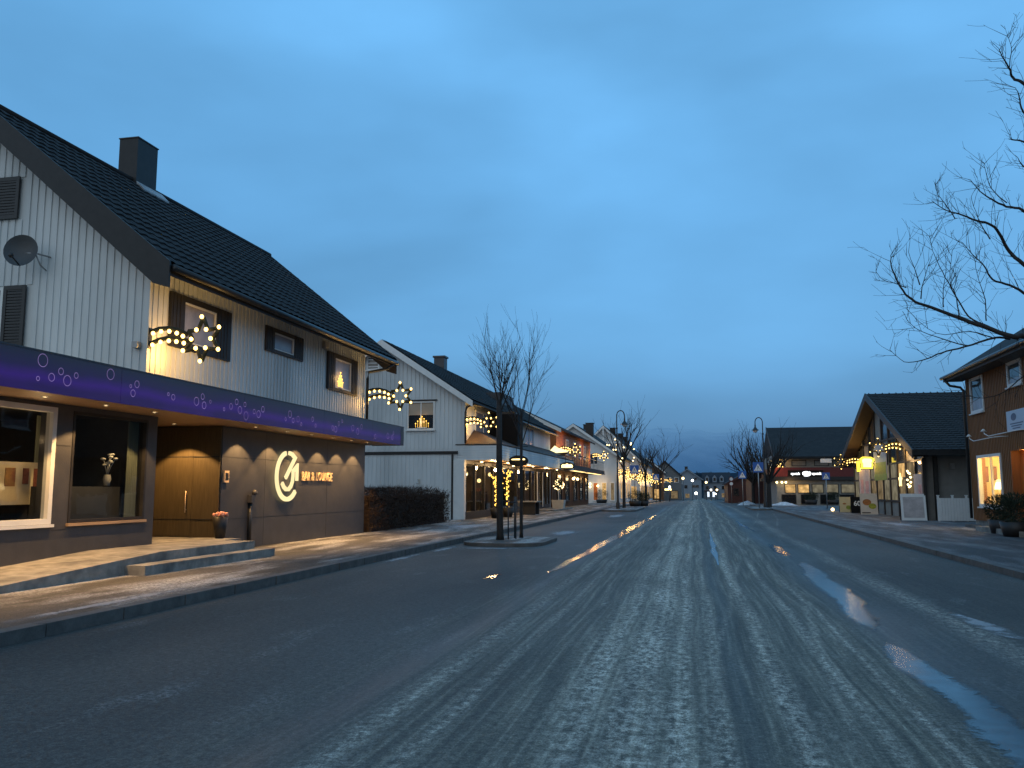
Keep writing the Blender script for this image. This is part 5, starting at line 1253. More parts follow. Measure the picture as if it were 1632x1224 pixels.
def shrub(x, y, r_, h, label, seed, z=.1):
    t = thing('potted_shrub', (x, y, z), label, 'shrub')
    mb = MB(); mb.lathe((x, y, z), [(0, 0), (r_*.75, 0), (r_*.95, .42), (r_*.85, .42), (r_*.8, .36), (0, .36)], 18); part('pot', mb, M['pot_dark'], t)
    q = random.Random(seed); mb = MB()
    for k in range(1700):
        d = Vector((q.gauss(0, 1), q.gauss(0, 1), q.gauss(0, 1))).normalized(); rr = q.random()**.35
        p = Vector((x, y, z+.38+(h-.38)*.5)) + Vector((d.x*r_*1.1*rr, d.y*r_*1.1*rr, d.z*(h-.38)*.55*rr)); s_ = d.cross(Vector((q.random(), q.random(), q.random()))).normalized()*q.uniform(.008, .022)
        e = (d+Vector((q.uniform(-.6, .6), q.uniform(-.6, .6), q.uniform(-.1, .9)))).normalized()*q.uniform(.05, .12); mb.add([p-s_, p+s_, p+e], [(0, 1, 2)])
    part('foliage', mb, M['evergreen'], t)
shrub(9.15, 29.4, .42, 1.15, 'dark evergreen shrub in a pot, left of the two by the orange doorway', 1)
shrub(8.95, 27.6, .45, 1.2, 'dark evergreen shrub in a pot, right of the two by the orange doorway', 2)
# white fence
fn = thing('fence', (11, 40.2, .1), 'low white board fence between the bakery and the ochre house', 'fence')
mb = MB()
for k in range(16): mb.box(10.1+k*.115, 10.1+k*.115+.105, 40.18, 40.21, .12, 1.08)
part('board_panel', mb, M['white_trim'], fn)
for x in (10.08, 10.65, 11.2, 11.92):
    mb = MB(); mb.box(x-.04, x+.04, 40.22, 40.30, .1, 1.18); mb.box(x-.055, x+.055, 40.205, 40.315, 1.181, 1.21); part('post', mb, M['white_trim'], fn)

# ------------------------------------------------------------------ RIGHT: bakery
R1 = thing('bakery_building', (14, 50, .1), 'dark steep-roofed bakery with glazed timber gable facing the street', 'building')
BX = 9.9; ymid = 50.2; apex = 6.45; sl = (apex-2.98)/(59.9-ymid)
mb = MB(); mb.box(BX+.02, 22, 41.3, 41.5, .05, 3.1); mb.box(BX+.02, 22, 58.9, 59.1, .05, 3.1); mb.box(21.8, 22, 41.5, 58.9, .05, 3.1); part('wall', mb, M['grey_render'], R1)
mb = MB(); t_ = .22
mb.prism([(40.3, 2.92), (ymid, apex), (60.1, 2.92), (60.1, 2.92+t_), (ymid, apex+t_), (40.3, 2.92+t_)], 'x', 9.2, 22.5); rf = part('roof', mb, M['tile_dark'], R1)
mb = MB()    # tile courses on the viewer's side
for k in range(30):
    f = (k+.5)/30; y = 40.3+(ymid-40.3)*f; z = 2.92+t_+(apex-2.92)*f
    mb.add([(9.2, y-.17, z-.06+.045), (22.5, y-.17, z-.06+.045), (22.5, y+.17, z+.06+.012), (9.2, y+.17, z+.06+.012), (9.2, y-.17, z-.06+.005), (22.5, y-.17, z-.06+.005)], [(0, 1, 2, 3), (4, 5, 1, 0)])
for k in range(38):
    x = 9.35+k*.35
    mb.tube([(x, 40.3, 2.92+t_+.03), (x, ymid, apex+t_+.03)], .035, 4, True, False)
part('roof_tiles', mb, M['tile_dark'], rf)
mb = MB()
mb.prism([(40.25, 2.80), (ymid, apex-.12), (ymid, apex+.26), (40.25, 3.18)], 'x', 9.14, 9.198); part('bargeboard', mb, M['dark_wood'], rf); mb = MB(); mb.prism([(60.15, 2.80), (60.15, 3.18), (ymid+.002, apex+.26), (ymid+.002, apex-.12)], 'x', 9.14, 9.198); part('bargeboard', mb, M['dark_wood'], rf)
mb = MB(); mb.prism([(40.5, 2.90), (ymid, apex-.05), (59.9, 2.90), (59.9, 2.87), (ymid, apex-.08), (40.5, 2.87)], 'x', 9.2, 9.86); part('verge_soffit', mb, M['soffit_dark'], rf)
FK = Fr('x', BX, -1)
colsY = [41.4, 43.1, 44.9, 46.7, 48.5, 50.2, 52.0, 53.8, 55.6, 57.3, 59.0]
def topz(y): return apex-abs(y-ymid)*sl-.1
mb = MB()
for y in colsY: FK.box(mb, y-.08, y+.08, .1, topz(y), -.06, .05)
for z in (.86, 2.0, 2.78): FK.box(mb, 41.4, 59.0, z-.05, z+.05, -.05, .04)
FK.box(mb, 45.0, 55.5, 4.02, 4.12, -.05, .035)
gw = part('glazed_gable', mb, M['dark_wood'], R1)
cells = []
class _K(dict):
    def __getitem__(s, k): m_ = MB(); cells.append((k, m_)); return m_
kinds = _K()
rq = random.Random(8)
for i in range(len(colsY)-1):
    a, b = colsY[i]+.08, colsY[i+1]-.08
    FK.quad(kinds['grey_wood'], a, b, .1, .81, -.01)
    for z0, z1 in ((.91, 1.95), (2.05, 2.73)):
        k = 'pane_milky'
        if i in (1, 2) : k = 'pane_warm_dim'
        if i == 2: k = 'pane_warm' if z0 > 1.5 else 'pane_warm_dim'
        if i in (3, 4) and z0 < 1.5: k = 'pane_milky'
        if i == 0: k = 'pane_dusk'
        if i >= 5: k = 'pane_warm_dim' if rq.random() < .4 else 'pane_milky'
        FK.quad(kinds[k], a, b, z0, z1, -.02)
    for z0, z1 in ((2.83, 4.02), (4.12, 7)):
        ta, tb = min(z1, topz(a)), min(z1, topz(b))
        if min(ta, tb) > z0+.1 or max(ta, tb) > z0+.2:
            k = 'pane_dusk' if (i+int(z0)) % 3 else 'grey_wood'
            kinds[k].poly([FK.p(a, z0, -.02), FK.p(b, z0, -.02), FK.p(b, max(tb, z0+.01), -.02), FK.p(a, max(ta, z0+.01), -.02)])
for k, m_ in cells: part('pane' if k != 'grey_wood' else 'infill_board', m_, M[k], gw)
mb = MB(); mb.box(10.2, 10.35, 41.05, 41.29, .1, 2.9); mb.box(9.72, 9.86, 41.05, 41.29, .1, 2.85); part('side_post', mb, M['dark_wood'], R1)
mb = MB(); mb.box(10.9, 11.08, 41.18, 41.295, 2.35, 2.6); part('vent_box', mb, M['metal_grey'], R1)
point(R1, (9.5, 44, 2.75), 9, (1, .6, .25), .1); point(R1, (9.45, 53.5, 2.6), 3, (1, .55, .2), .1)
for i, (y, z) in enumerate(((45.9, 1.9), (44.0, 1.9))):
    t = thing('window_star', (9.82, y, z), ('glowing paper star in the warm bakery window', 'glowing ring of bulbs in the bakery window nearest the white board')[i], 'star light')
    mb = MB()
    if i == 0:
        pts = []
        for k in range(10):
            a = R(90+36*k); q = .36 if k % 2 == 0 else .2; pts.append((y+q*math.cos(a), z+q*math.sin(a)))
        mb.prism(pts, 'x', 9.80, 9.84); part('shade', mb, M['amber_lit'], t)
    else:
        for k in range(9):
            a = R(40*k); mb.sphere((9.8, y+.34*math.cos(a), z+.34*math.sin(a)+(.2 if k == 1 else 0)), .05, 7, 5)
        part('bulb_ring', mb, M['bulb_white'], t)
# posters on the facade
def poster(y0, y1, z0, z1, base, label, bits, name='poster', x=9.83):
    t = thing(name, (x, (y0+y1)/2, z0), label, 'poster')
    mb = MB(); mb.box(x-.015, x+.02, y0, y1, z0, z1); part('sheet', mb, M[base], t)
    for a, b, c, d, m_ in bits:
        mb = MB(); mb.box(x-.02, x-.0155, y0+(y1-y0)*a, y0+(y1-y0)*b, z0+(z1-z0)*c, z0+(z1-z0)*d); part('print_area', mb, M[m_], t)
poster(48.9, 52.2, 1.95, 3.9, 'poster_pale', 'tall banner, pale above and green below, on the bakery gable', [(.0, 1, 0, .18, 'poster_green'), (.03, .97, .18, .5, 'leaf_green')], 'banner')
poster(53.6, 57.0, .95, 2.75, 'poster_pale', 'pale poster with pink figures under the yellow bakery sign', [(.12, .42, .08, .55, 'poster_pink'), (.6, .85, .08, .6, 'poster_pink')])
poster(41.6, 43.2, .95, 2.15, 'poster_pale', 'pale poster on the bakery pane above the white board', [(.1, .5, .1, .6, 'poster_pink')])
# yellow sign
ysn = thing('yellow_sign', (9.35, 52, 2.58), 'bright yellow lit loaf-shaped sign on the bakery front', 'sign')
mb = MB(); X, Z = 9.40, 2.93
shape = [(-.30, -.32), (.28, -.32), (.33, -.1), (.30, .02), (.38, .12), (.36, .26), (.22, .34), (-.2, .36), (-.36, .26), (-.36, .08), (-.30, -.02)]
mb.prism([(X+a, Z+b) for a, b in shape][::-1], 'y', 51.9, 52.1); part('lit_box', mb, M['yellow_lit'], ysn)
mb = MB(); mb.prism([(X+a*.72, Z+b*.72) for a, b in shape][::-1], 'y', 51.88, 51.899); part('lit_face', mb, M['yellow_face'], ysn)
mb = MB(); mb.box(8.86, 9.03, 51.95, 52.05, 2.45, 3.05); part('side_panel', mb, M['yellow_lit'], ysn)
mb = MB(); mb.tube([(X-.5, 52, Z+.1), (9.84, 52, Z+.1)], .03, 6); mb.box(X-.33, X+.34, 51.97, 52.03, Z-.36, Z-.325); part('bracket', mb, M['metal_black'], ysn)
# A-boards
def a_board(x, y, w_, h, mat, label, deco, z=.1, lean=.16):
    t = thing('pavement_board', (x, y, z), label, 'sign board')
    fpt = lambda u, v, d=0: (x+u, y+lean*v/h*1.0-d, z+v)
    mb = MB(); mb.add([fpt(-w_/2, 0), fpt(w_/2, 0), fpt(w_/2, h), fpt(-w_/2, h), fpt(-w_/2, 0, -.03), fpt(w_/2, 0, -.03), fpt(w_/2, h, -.03), fpt(-w_/2, h, -.03)], [(0, 1, 2, 3), (7, 6, 5, 4), (0, 4, 5, 1), (1, 5, 6, 2), (2, 6, 7, 3), (3, 7, 4, 0)]); part('panel', mb, M[mat], t)
    mb = MB(); mb.tube([fpt(-w_/2+.03, h-.05, -.05), (x-w_/2+.03, y+lean*2.6, z)], .018, 5); mb.tube([fpt(w_/2-.03, h-.05, -.05), (x+w_/2-.03, y+lean*2.6, z)], .018, 5); part('stand', mb, M['metal_black'], t)
    for m_, kind, arg in deco:
        mb = MB()
        if kind == 'e': 
            cx, cz, rx, rz = arg; n = 20; mb.add([fpt(cx+rx*math.cos(2*math.pi*k/n), cz+rz*math.sin(2*math.pi*k/n), .006+.002*len(t.children)) for k in range(n)], [tuple(range(n))])
        elif kind == 'r':
            a, b, c, d = arg; mb.poly([fpt(a, c, .006), fpt(b, c, .006), fpt(b, d, .006), fpt(a, d, .006)])
        else:
            s, cx, cz, hh, sx_ = arg; text_mb(mb, s, lambda u, v, d: fpt(cx+u, cz+v, .006+d), hh, sx_, .02, .004, 'CENTER')
        part('print_area' if kind != 't' else 'lettering', mb, M[m_], t)
a_board(9.25, 40.9, 1.03, 1.16, 'sign_white', 'large white notice board leaning outside the bakery near the white fence', [('poster_pale', 'r', (-.42, .42, .12, 1.02))])
a_board(9.06, 50.0, .88, 1.13, 'planter_white', 'food poster board with a round bun and green leaf by the bakery', [('bun', 'e', (-.1, .66, .22, .17)), ('leaf_green', 'e', (.17, .45, .2, .15)), ('sign_black', 'r', (-.38, .06, .07, .12))])
a_board(8.97, 53.0, .70, .92, 'sign_black', 'black board reading 60 standing outside the bakery', [('sign_white', 't', ('60', 0, .42, .28, 1.0))])
a_board(8.68, 55.0, .74, .90, 'cream_board', 'cream food board, leftmost of the boards outside the bakery', [('leaf_green', 'e', (.12, .28, .14, .12)), ('bun', 'e', (-.1, .5, .1, .05))])
gl = thing('ground_lantern', (8.1, 56.5, .1), 'small bright lantern on the pavement before the boards', 'lamp')
mb = MB(); mb.lathe((8.1, 56.5, .1), [(0, 0), (.09, 0), (.09, .03), (.0, .03)], 12); part('base', mb, M['metal_black'], gl); mb = MB(); mb.sphere((8.1, 56.5, .22), .10, 10, 7); part('globe', mb, M['lamp_far'], gl)
point(gl, (8.1, 56.3, .35), 2, (1, .7, .35), .08)

# ------------------------------------------------------------------ RIGHT: pharmacy
R2 = thing('pharmacy_building', (12, 88, 0), 'dark two-storey pharmacy with red band and white lit lettering', 'building')
mb = MB(); mb.box(7.2, 24, 84, 97, -.3, 2.28); mb.box(6.9, 24, 83.98, 97, 3.48, 4.6); mb.prism([(83.98, 4.6), (97, 4.6), (90.5, 7.3)], 'x', 7.2, 23.9); part('wall', mb, M['grey_wood'], R2)
mb = MB(); mb.box(6.6, 24.2, 83.5, 97.2, 2.30, 2.62); part('canopy', mb, M['dark_wood'], R2)
mb = MB(); mb.box(6.8, 24.1, 83.55, 97.1, 2.622, 3.46); part('red_band', mb, M['red_band'], R2)
mb = MB(); mb.prism([(82.9, 4.25), (97.8, 4.25), (97.8, 4.45), (90.5, 7.65), (82.9, 4.45)], 'x', 6.95, 24.6); rf = part('roof', mb, M['tile_dark'], R2)
mb = MB(); mb.prism([(82.85, 4.15), (90.5, 7.45), (90.5, 7.7), (82.85, 4.5)], 'x', 6.88, 6.948); part('bargeboard', mb, M['dark_wood'], rf)
FP = Fr('y', 84, -1)
for (a, b, m_) in ((7.9, 8.9, 'pane_warm'), (9.05, 10.1, 'pane_warm'), (10.3, 11.35, 'pane_milky'), (11.55, 12.65, 'pane_milky'), (12.85, 14.2, 'pane_milky')): window(R2, FP, a, b, 1.1, 1.95, 'dark_wood', m_, .06, .05)
for a in (8.6, 10.6, 12.2): window(R2, FP, a, a+1.3, 3.6, 4.15, 'dark_wood', 'pane_dusk', .06, .06)
for a in (7.6, 9.3, 11.0, 12.7): window(R2, FP, a, a+1.3, .1, 1.0, 'dark_wood', 'pane_dark', .06, .05, name='panel_window')
sg = thing('pharmacy_sign', (9.8, 83.5, 2.7), 'white lit sign with apotek written on both sides of an oval', 'sign')
mb = MB(); mb.box(8.2, 11.3, 83.48, 83.545, 2.62, 3.2); part('panel', mb, M['sign_black'], sg)
for cx in (8.85, 10.72):
    mb = MB(); text_mb(mb, 'apotek', lambda u, v, d, cx=cx: (cx+u, 83.475-d, 2.80+v), .22, .93, .03, .02, 'CENTER'); part('lettering', mb, M['white_lit'], sg)
mb = MB(); n = 24; mb.add([(9.78+.33*math.cos(2*math.pi*k/n), 83.46, 2.91+.2*math.sin(2*math.pi*k/n)) for k in range(n)], [tuple(range(n))]); part('oval', mb, M['white_lit'], sg)
mb = MB(); vs = []; fs = []
for k in range(15):
    a = R(-120+12*k)
    for q in (1.18, 1.34): vs.append((9.80+.33*q*math.cos(a), 83.462, 2.90+.2*q*math.sin(a)))
for k in range(14): fs.append((2*k, 2*k+1, 2*k+3, 2*k+2))
mb.add(vs, fs); part('swoosh', mb, M['white_lit'], sg)
for i, x in enumerate((7.2, 7.65, 8.0)):
    t = thing('wall_lamp', (x, 83.4, 2.1), ('leftmost of three round lamps under the pharmacy canopy', 'middle of three round lamps under the pharmacy canopy', 'rightmost of three round lamps under the pharmacy canopy')[i], 'lamp')
    mb = MB(); mb.sphere((x, 83.7, 2.1), .10, 10, 7); part('globe', mb, M['lamp_far'], t); mb = MB(); mb.tube([(x, 83.7, 2.19), (x, 83.7, 2.3)], .02, 5); part('stem', mb, M['metal_black'], t)
point(R2, (8.4, 82.9, 2.0), 14, (1, .6, .25), .2); point(R2, (7.2, 83.2, 4.1), 6, (1, .55, .2), .1)
for i, (x, y) in enumerate(((9.9, 81.5), (11.8, 81.8))):
    shrub(x, y, .6, 1.1, ('low dark shrub in a tub before the pharmacy window', 'low dark shrub in a tub at the right of the pharmacy front')[i], 20+i)
wsn = thing('awning_lamp', (12.2, 60, 3.4), 'pale unlit wall flood lamp left of the bakery star', 'lamp')
mb = MB(); mb.box(8.05, 8.75, 60.5, 60.6, 3.22, 3.48); part('housing', mb, M['sign_white'], wsn); mb = MB(); mb.tube([(8.7, 60.55, 3.4), (9.85, 58.8, 3.4)], .02, 5); part('arm', mb, M['metal_black'], wsn)
# ------------------------------------------------------------------ RIGHT: red house and beyond
R3 = thing('red_house', (6, 120, -.4), 'low dark red gabled house at the far right of the street', 'building')
wl, rf = gable_y(R3, 3.9, 9.2, 118, 134, -.5, 2.25, 3.6, 6.5, 'red_wood', 'hazed_roof', .3, .3, trim='red_wood')
window(R3, Fr('y', 118, -1), 4.6, 5.3, .6, 1.6, 'dark_wood', 'pane_dark', .08, .05); window(R3, Fr('y', 118, -1), 7.2, 8.2, .8, 1.5, 'dark_wood', 'pane_warm_dim', .08, .05)
R4 = thing('brown_barn', (7, 104, -.3), 'dark brown gabled building behind the right crossing signs', 'building')
wl, rf = gable_y(R4, 5.9, 14, 100, 112, -.4, 2.9, 5.4, 9.9, 'red_wood', 'tile_dark', .4, .4, trim='dark_wood')
window(R4, Fr('y', 100, -1), 7.4, 8.6, 1.3, 2.0, 'dark_wood', 'pane_warm_dim', .06, .05)

# ------------------------------------------------------------------ street lamps
def make_lamp(loc, label):
    t = thing('street_lamp', loc, label, 'street lamp', 'black hooked street lamps'); B = Vector(loc); P = lambda x, z: B+Vector((x, 0, z))
    mb = MB(); mb.lathe(B, [(.13, 0), (.13, .35), (.085, .5), (.075, 2.2), (.05, 2.35), (.045, 5.6)], 12); mb.lathe(B, [(.06, 5.5), (.075, 5.55), (.06, 5.6)], 12); part('pole', mb, M['metal_black'], t)
    mb = MB(); pts = [P(0, 5.6), P(0, 6.35)] + [P(.27-.27*math.cos(R(a)), 6.42+.36*math.sin(R(a))) for a in range(0, 181, 15)] + [P(.54, 6.25)]
    mb.tube(pts, .036, 8); part('arm', mb, M['metal_black'], t)
    mb = MB(); mb.lathe(P(.54, 0), [(.03, 6.28), (.055, 6.2), (.06, 6.05), (.13, 5.96), (.19, 5.88), (.29, 5.83), (.29, 5.81), (.2, 5.82)], 18); sh = part('lamp_shade', mb, M['metal_black'], t)
    mb = MB(); mb.lathe(P(.54, 0), [(.19, 5.82), (.15, 5.70), (.07, 5.63), (0, 5.61)], 14); part('lamp_glass', mb, M['lamp_glass'], t)
    return t
lamp0 = make_lamp((-5.4, 60, .13), 'black hooked street lamp on the left pavement, arm towards the road')
c = copy_tree(lamp0); c.location = (4.95, 68, .12); c.rotation_euler = (0, 0, math.pi); c['label'] = 'black hooked street lamp on the right pavement beside the crossing sign'

# crossing signs
def crossing(x, y, z, label, s=.62, ztop=None, face=-1):
    t = thing('crossing_sign', (x, y, zr(y)), label, 'road sign')
    mb = MB(); mb.tube([(x, y+.05, zr(y)), (x, y+.05, z+s*.5)], .035, 8); part('pole', mb, M['metal_grey'], t)
    mb = MB(); mb.box(x-s/2, x+s/2, y-.012, y+.012, z-s/2, z+s/2); pl = part('sign_plate', mb, M['blue_sign'], t)
    mb = MB(); mb.poly([(x-s*.40, y-.016, z-s*.36), (x+s*.40, y-.016, z-s*.36), (x, y-.016, z+s*.38)]); part('triangle', mb, M['sign_white'], pl)
    mb = MB(); Y = y-.020; k = s*.62
    def q(pts): mb.poly([(x+a*k, Y, z+b*k) for a, b in pts])
    q([(-.03+.055*math.cos(R(30*i)), .24+.055*math.sin(R(30*i))) for i in range(12)])
    q([(-.07, .17), (-.02, .0), (.07, .0), (.06, .17)]); q([(-.02, 0), (-.16, -.32), (-.10, -.33), (.05, -.02)]); q([(.02, 0), (.12, -.15), (.16, -.33), (.21, -.32), (.17, -.12), (.07, .0)]); q([(-.07, .16), (-.16, .03), (-.13, .01), (-.04, .1)]); q([(.05, .15), (.15, .06), (.17, .08), (.06, .17)])
    for i in range(4): q([(-.46+i*.25, -.52), (-.34+i*.25, -.52), (-.32+i*.25, -.42), (-.40+i*.25, -.42)])
    part('pictogram', mb, M['sign_black'], pl)
crossing(4.42, 66.5, 3.08, 'largest blue crossing sign, beside the right street lamp', .75)
crossing(4.18, 85, 2.82, 'smaller blue crossing sign before the red house on the right', .72)
crossing(8.9, 64.5, 2.38, 'blue crossing sign in front of the red pharmacy band', .52)
crossing(-5.15, 73, 3.1, 'blue crossing sign on the left behind the lamp-lit star cluster', .72)
crossing(-5.2, 112, 3.0, 'small far blue crossing sign on the left near the brown house', .8)
t = thing('road_sign', (3.85, 104, -.24), 'pole with two small round red-rimmed signs at far right', 'road sign')
mb = MB(); mb.tube([(3.85, 104.05, -.24), (3.85, 104.05, 2.9)], .035, 6); part('pole', mb, M['metal_grey'], t)
for z in (2.65, 2.1):
    mb = MB(); n = 20; mb.prism([(3.85+.27*math.cos(2*math.pi*k/n), z+.27*math.sin(2*math.pi*k/n)) for k in range(n)], 'y', 104, 104.02); sp = part('sign_plate', mb, M['red_band'], t)
    mb = MB(); mb.add([(3.85+.19*math.cos(2*math.pi*k/n), 103.995, z+.19*math.sin(2*math.pi*k/n)) for k in range(n)], [tuple(range(n))]); part('sign_face', mb, M['sign_white'], sp)

# far lit lamps
def far_lamp(x, y, z, label, mat='lamp_far', r_=.24):
    t = thing('lit_lamp', (x, y, zr(y)), label, 'street lamp', 'lit lamps at the far end of the street')
    mb = MB(); mb.tube([(x, y, zr(y)), (x, y, z-.1)], .05, 6); part('pole', mb, M['metal_black'], t); mb = MB(); mb.sphere((x, y, z), r_, 10, 7); part('globe', mb, M[mat], t)
for a in ((-2.7, 168, 3.55, 'orange lit lamp beside the grey far house roof'), (-1.05, 185, 3.3, 'white lit lamp in front of the pale end house', 'lamp_white'), (1.8, 190, 2.95, 'orange lit lamp left of the three-dormer house'), (-.4, 205, .55, 'low wide white lamp at the foot of the pale end house', 'lamp_white', .3),
          (2.55, 175, 1.35, 'small low white lamp before the three-dormer house', 'lamp_white', .17), (3.9, 185, 1.35, 'small low amber lamp right of the lit doors', 'lamp_far', .2), (4.6, 150, 1.15, 'amber lamp at the corner of the red house', 'lamp_far', .2), (-5.3, 170, 1.9, 'white lamp at the far left shop front', 'lamp_white', .2), (3.6, 185, .55, 'tiny white lamp low at the street end', 'lamp_white', .14), (-4.4, 140, 1.6, 'amber lamp low at the left kerb far away', 'lamp_far', .16)):
    far_lamp(*a)
ss = thing('shop_sign', (-5.6, 171, 1.4), 'small orange lit shop sign on the far brown house', 'sign')
mb = MB(); mb.box(-6.3, -5.0, 171.3, 171.5, 1.25, 1.6); part('lit_panel', mb, M['oval_lit'], ss); mb = MB(); mb.box(-6.45, -4.95, 171.51, 171.6, 1.2, 1.65); part('backing', mb, M['brown_wood'], ss)
t = thing('light_column', (6.3, 112, -.3), 'slim yellow fairy-lit column in front of the red house', 'light tree')
mb = MB(); r_ = random.Random(6)
for k in range(45): z = .2+k*.035; mb.sphere((6.3+r_.uniform(-.12, .12), 112+r_.uniform(-.12, .12), z), .06, 6, 4)
tag(part('fairy_lights', mb, M['fairy'], t), kind='stuff'); mb = MB(); mb.tube([(6.3, 112, -.3), (6.3, 112, 1.8)], .06, 6); part('trunk', mb, M['bark_dark'], t)
mb = MB(); mb.sphere((6.3, 112, 2.0), .2, 10, 7); part('globe', mb, M['lamp_far'], t)

# ------------------------------------------------------------------ bare trees
def grow(mb, p, d, l, r_, lev, q, up=.12, spread=38, kids=(3, 5), mn=.004):
    n = 5; pts = [p]; dd = d.normalized(); rs = [r_]
    for i in range(n):
        dd = (dd + Vector((q.uniform(-1, 1), q.uniform(-1, 1), q.uniform(-1, 1)))*.11 + Vector((0, 0, up*.5))).normalized()
        pts.append(pts[-1]+dd*l/n); rs.append(max(mn*.7, r_*(1-.62*(i+1)/n)))
    mb.tube(pts, rs, 6 if r_ > .03 else (4 if r_ > .01 else 3), False)
    if lev <= 0: return
    for k in range(q.randint(*kids)):
        f = q.uniform(.25, 1.0); i = min(int(f*n), n-1); pp = pts[i].lerp(pts[i+1], f*n-i)
        ax = Vector((q.uniform(-1, 1), q.uniform(-1, 1), q.uniform(-.3, .3))).normalized(); base = (pts[i+1]-pts[i]).normalized()
        pd = base.cross(ax).normalized(); a = R(q.uniform(spread*.6, spread*1.2)); nd = base*math.cos(a)+pd*math.sin(a)+Vector((0, 0, up))
        grow(mb, pp, nd, l*q.uniform(.45, .72), max(mn, rs[i]*.6), lev-1, q, up, spread, kids, mn)
def bare_tree(x, y, z0, fork, th, r_, nb, ln, label, seed, mat='bark_dark', up=.35, spread=26, lev=2, group=None, tilt=14, kids=(3, 5), mn=.004, br=.5, lo=.72):
    t = thing('bare_tree', (x, y, z0), label, 'tree', group); q = random.Random(seed)
    mb = MB(); mb.tube([(x, y, z0-.05), (x, y, z0+.1), (x+q.uniform(-.03, .03), y, z0+fork*.5), (x+q.uniform(-.04, .04), y, z0+fork)], [r_*1.25, r_, r_*.9, r_*.78], 10); part('trunk', mb, M[mat], t)
    mb = MB()
    for k in range(nb):
        a = 2*math.pi*k/nb+q.uniform(-.4, .4); s_ = math.tan(R(tilt))*q.uniform(.5, 1.3)
        st = Vector((x, y, z0+fork*q.uniform(lo, 1.0)))
        grow(mb, st, Vector((math.cos(a)*s_, math.sin(a)*s_, 1)), ln*q.uniform(.75, 1.1), r_*br, lev, q, up, spread, kids, mn)
    part('crown', mb, M[mat], t)
    return t
bare_tree(-5.33, 23.3, .13, 3.8, 5.9, .094, 8, 1.45, 'thick-trunked bare tree on the kerbed island, left of the pair', 31, lev=2, tilt=22, kids=(4, 6), up=.18, spread=32, mn=.0036, br=.22, lo=.88)
bare_tree(-4.96, 24.4, .13, 3.5, 6.0, .048, 9, 1.95, 'slender bare tree with wide fan of twigs, right of the pair on the island', 12, lev=2, tilt=32, kids=(4, 6), up=.16, spread=34, mn=.0036, br=.36)
# stakes and guards on the island
tg = thing('tree_guard', (-5.1, 23.4, .13), 'thin black tree stakes with a cross rail beside the thick trunk', 'tree guard')
mb = MB()
for x, y in ((-5.08, 23.2), (-4.93, 23.5), (-5.02, 23.75)): mb.tube([(x, y, .1), (x, y, 1.25)], .018, 6)
part('stake', mb, M['metal_black'], tg); mb = MB(); mb.tube([(-5.08, 23.2, 1.1), (-4.93, 23.5, 1.1), (-5.02, 23.75, 1.1)], .015, 5); part('rail', mb, M['metal_black'], tg)
bare_tree(-5.35, 64.5, .1, 3.6, 7, .12, 9, 3.0, 'bare street tree with a few white lights behind the left street lamp', 5, tilt=30, kids=(2, 4), mn=.008, up=.12, spread=36)
tl = thing('light_string', (-5.8, 62, 4), 'a few white lights strung through the tree by the left street lamp', 'string lights'); mb = MB(); r_ = random.Random(2)
for k in range(16): mb.sphere((-5.4+r_.uniform(-1.1, 1.0), 62+r_.uniform(-.4, .4), 3.9+r_.uniform(-.5, 1.2)), .05, 6, 4)
part('fairy_lights', mb, M['bulb_white'], tl)
bare_tree(-5.6, 96, -.1, 3.4, 7, .13, 9, 3.4, 'bare tree in the row beyond the left lamp, nearest of the far ones', 15, tilt=30, kids=(2, 4), mn=.011, up=.12, spread=36)
bare_tree(-5.4, 128, -.3, 4, 8, .15, 10, 4.4, 'broad bare tree before the brown far house on the left', 25, tilt=34, kids=(2, 4), mn=.013, up=.12, spread=38)
bare_tree(5.35, 69.4, .1, 2.2, 6, .20, 10, 3.0, 'bare tree with dark stout trunk behind the right street lamp', 35, tilt=34, kids=(2, 4), mn=.008, up=.10, spread=38)
bare_tree(5.8, 96, -.1, 2.6, 7, .2, 11, 4.0, 'wide bare tree before the brown barn on the right', 45, tilt=40, kids=(3, 4), mn=.011, up=.08, spread=40)
bare_tree(6.6, 108, -.2, 2.6, 7, .2, 10, 4.0, 'bare tree behind the second right crossing sign', 55, tilt=40, kids=(3, 4), mn=.012, up=.08, spread=40)
# planters far left
for i, (x, y, r_, h) in enumerate(((-5.0, 71, .55, 1.3), (-4.4, 72, .5, 1.0), (-10.6, 97.5, .7, 1.5), (-6.3, 104, .6, 1.4))):
    shrub(x, y, r_, h, ('dark shrub in a tub at the foot of the left crossing sign', 'low dark shrub right of the left crossing sign', 'dark shrub in a tub before the white gabled house', 'dark shrub in a tub before the tall white gable house')[i], 40+i, zr(y)+.1)

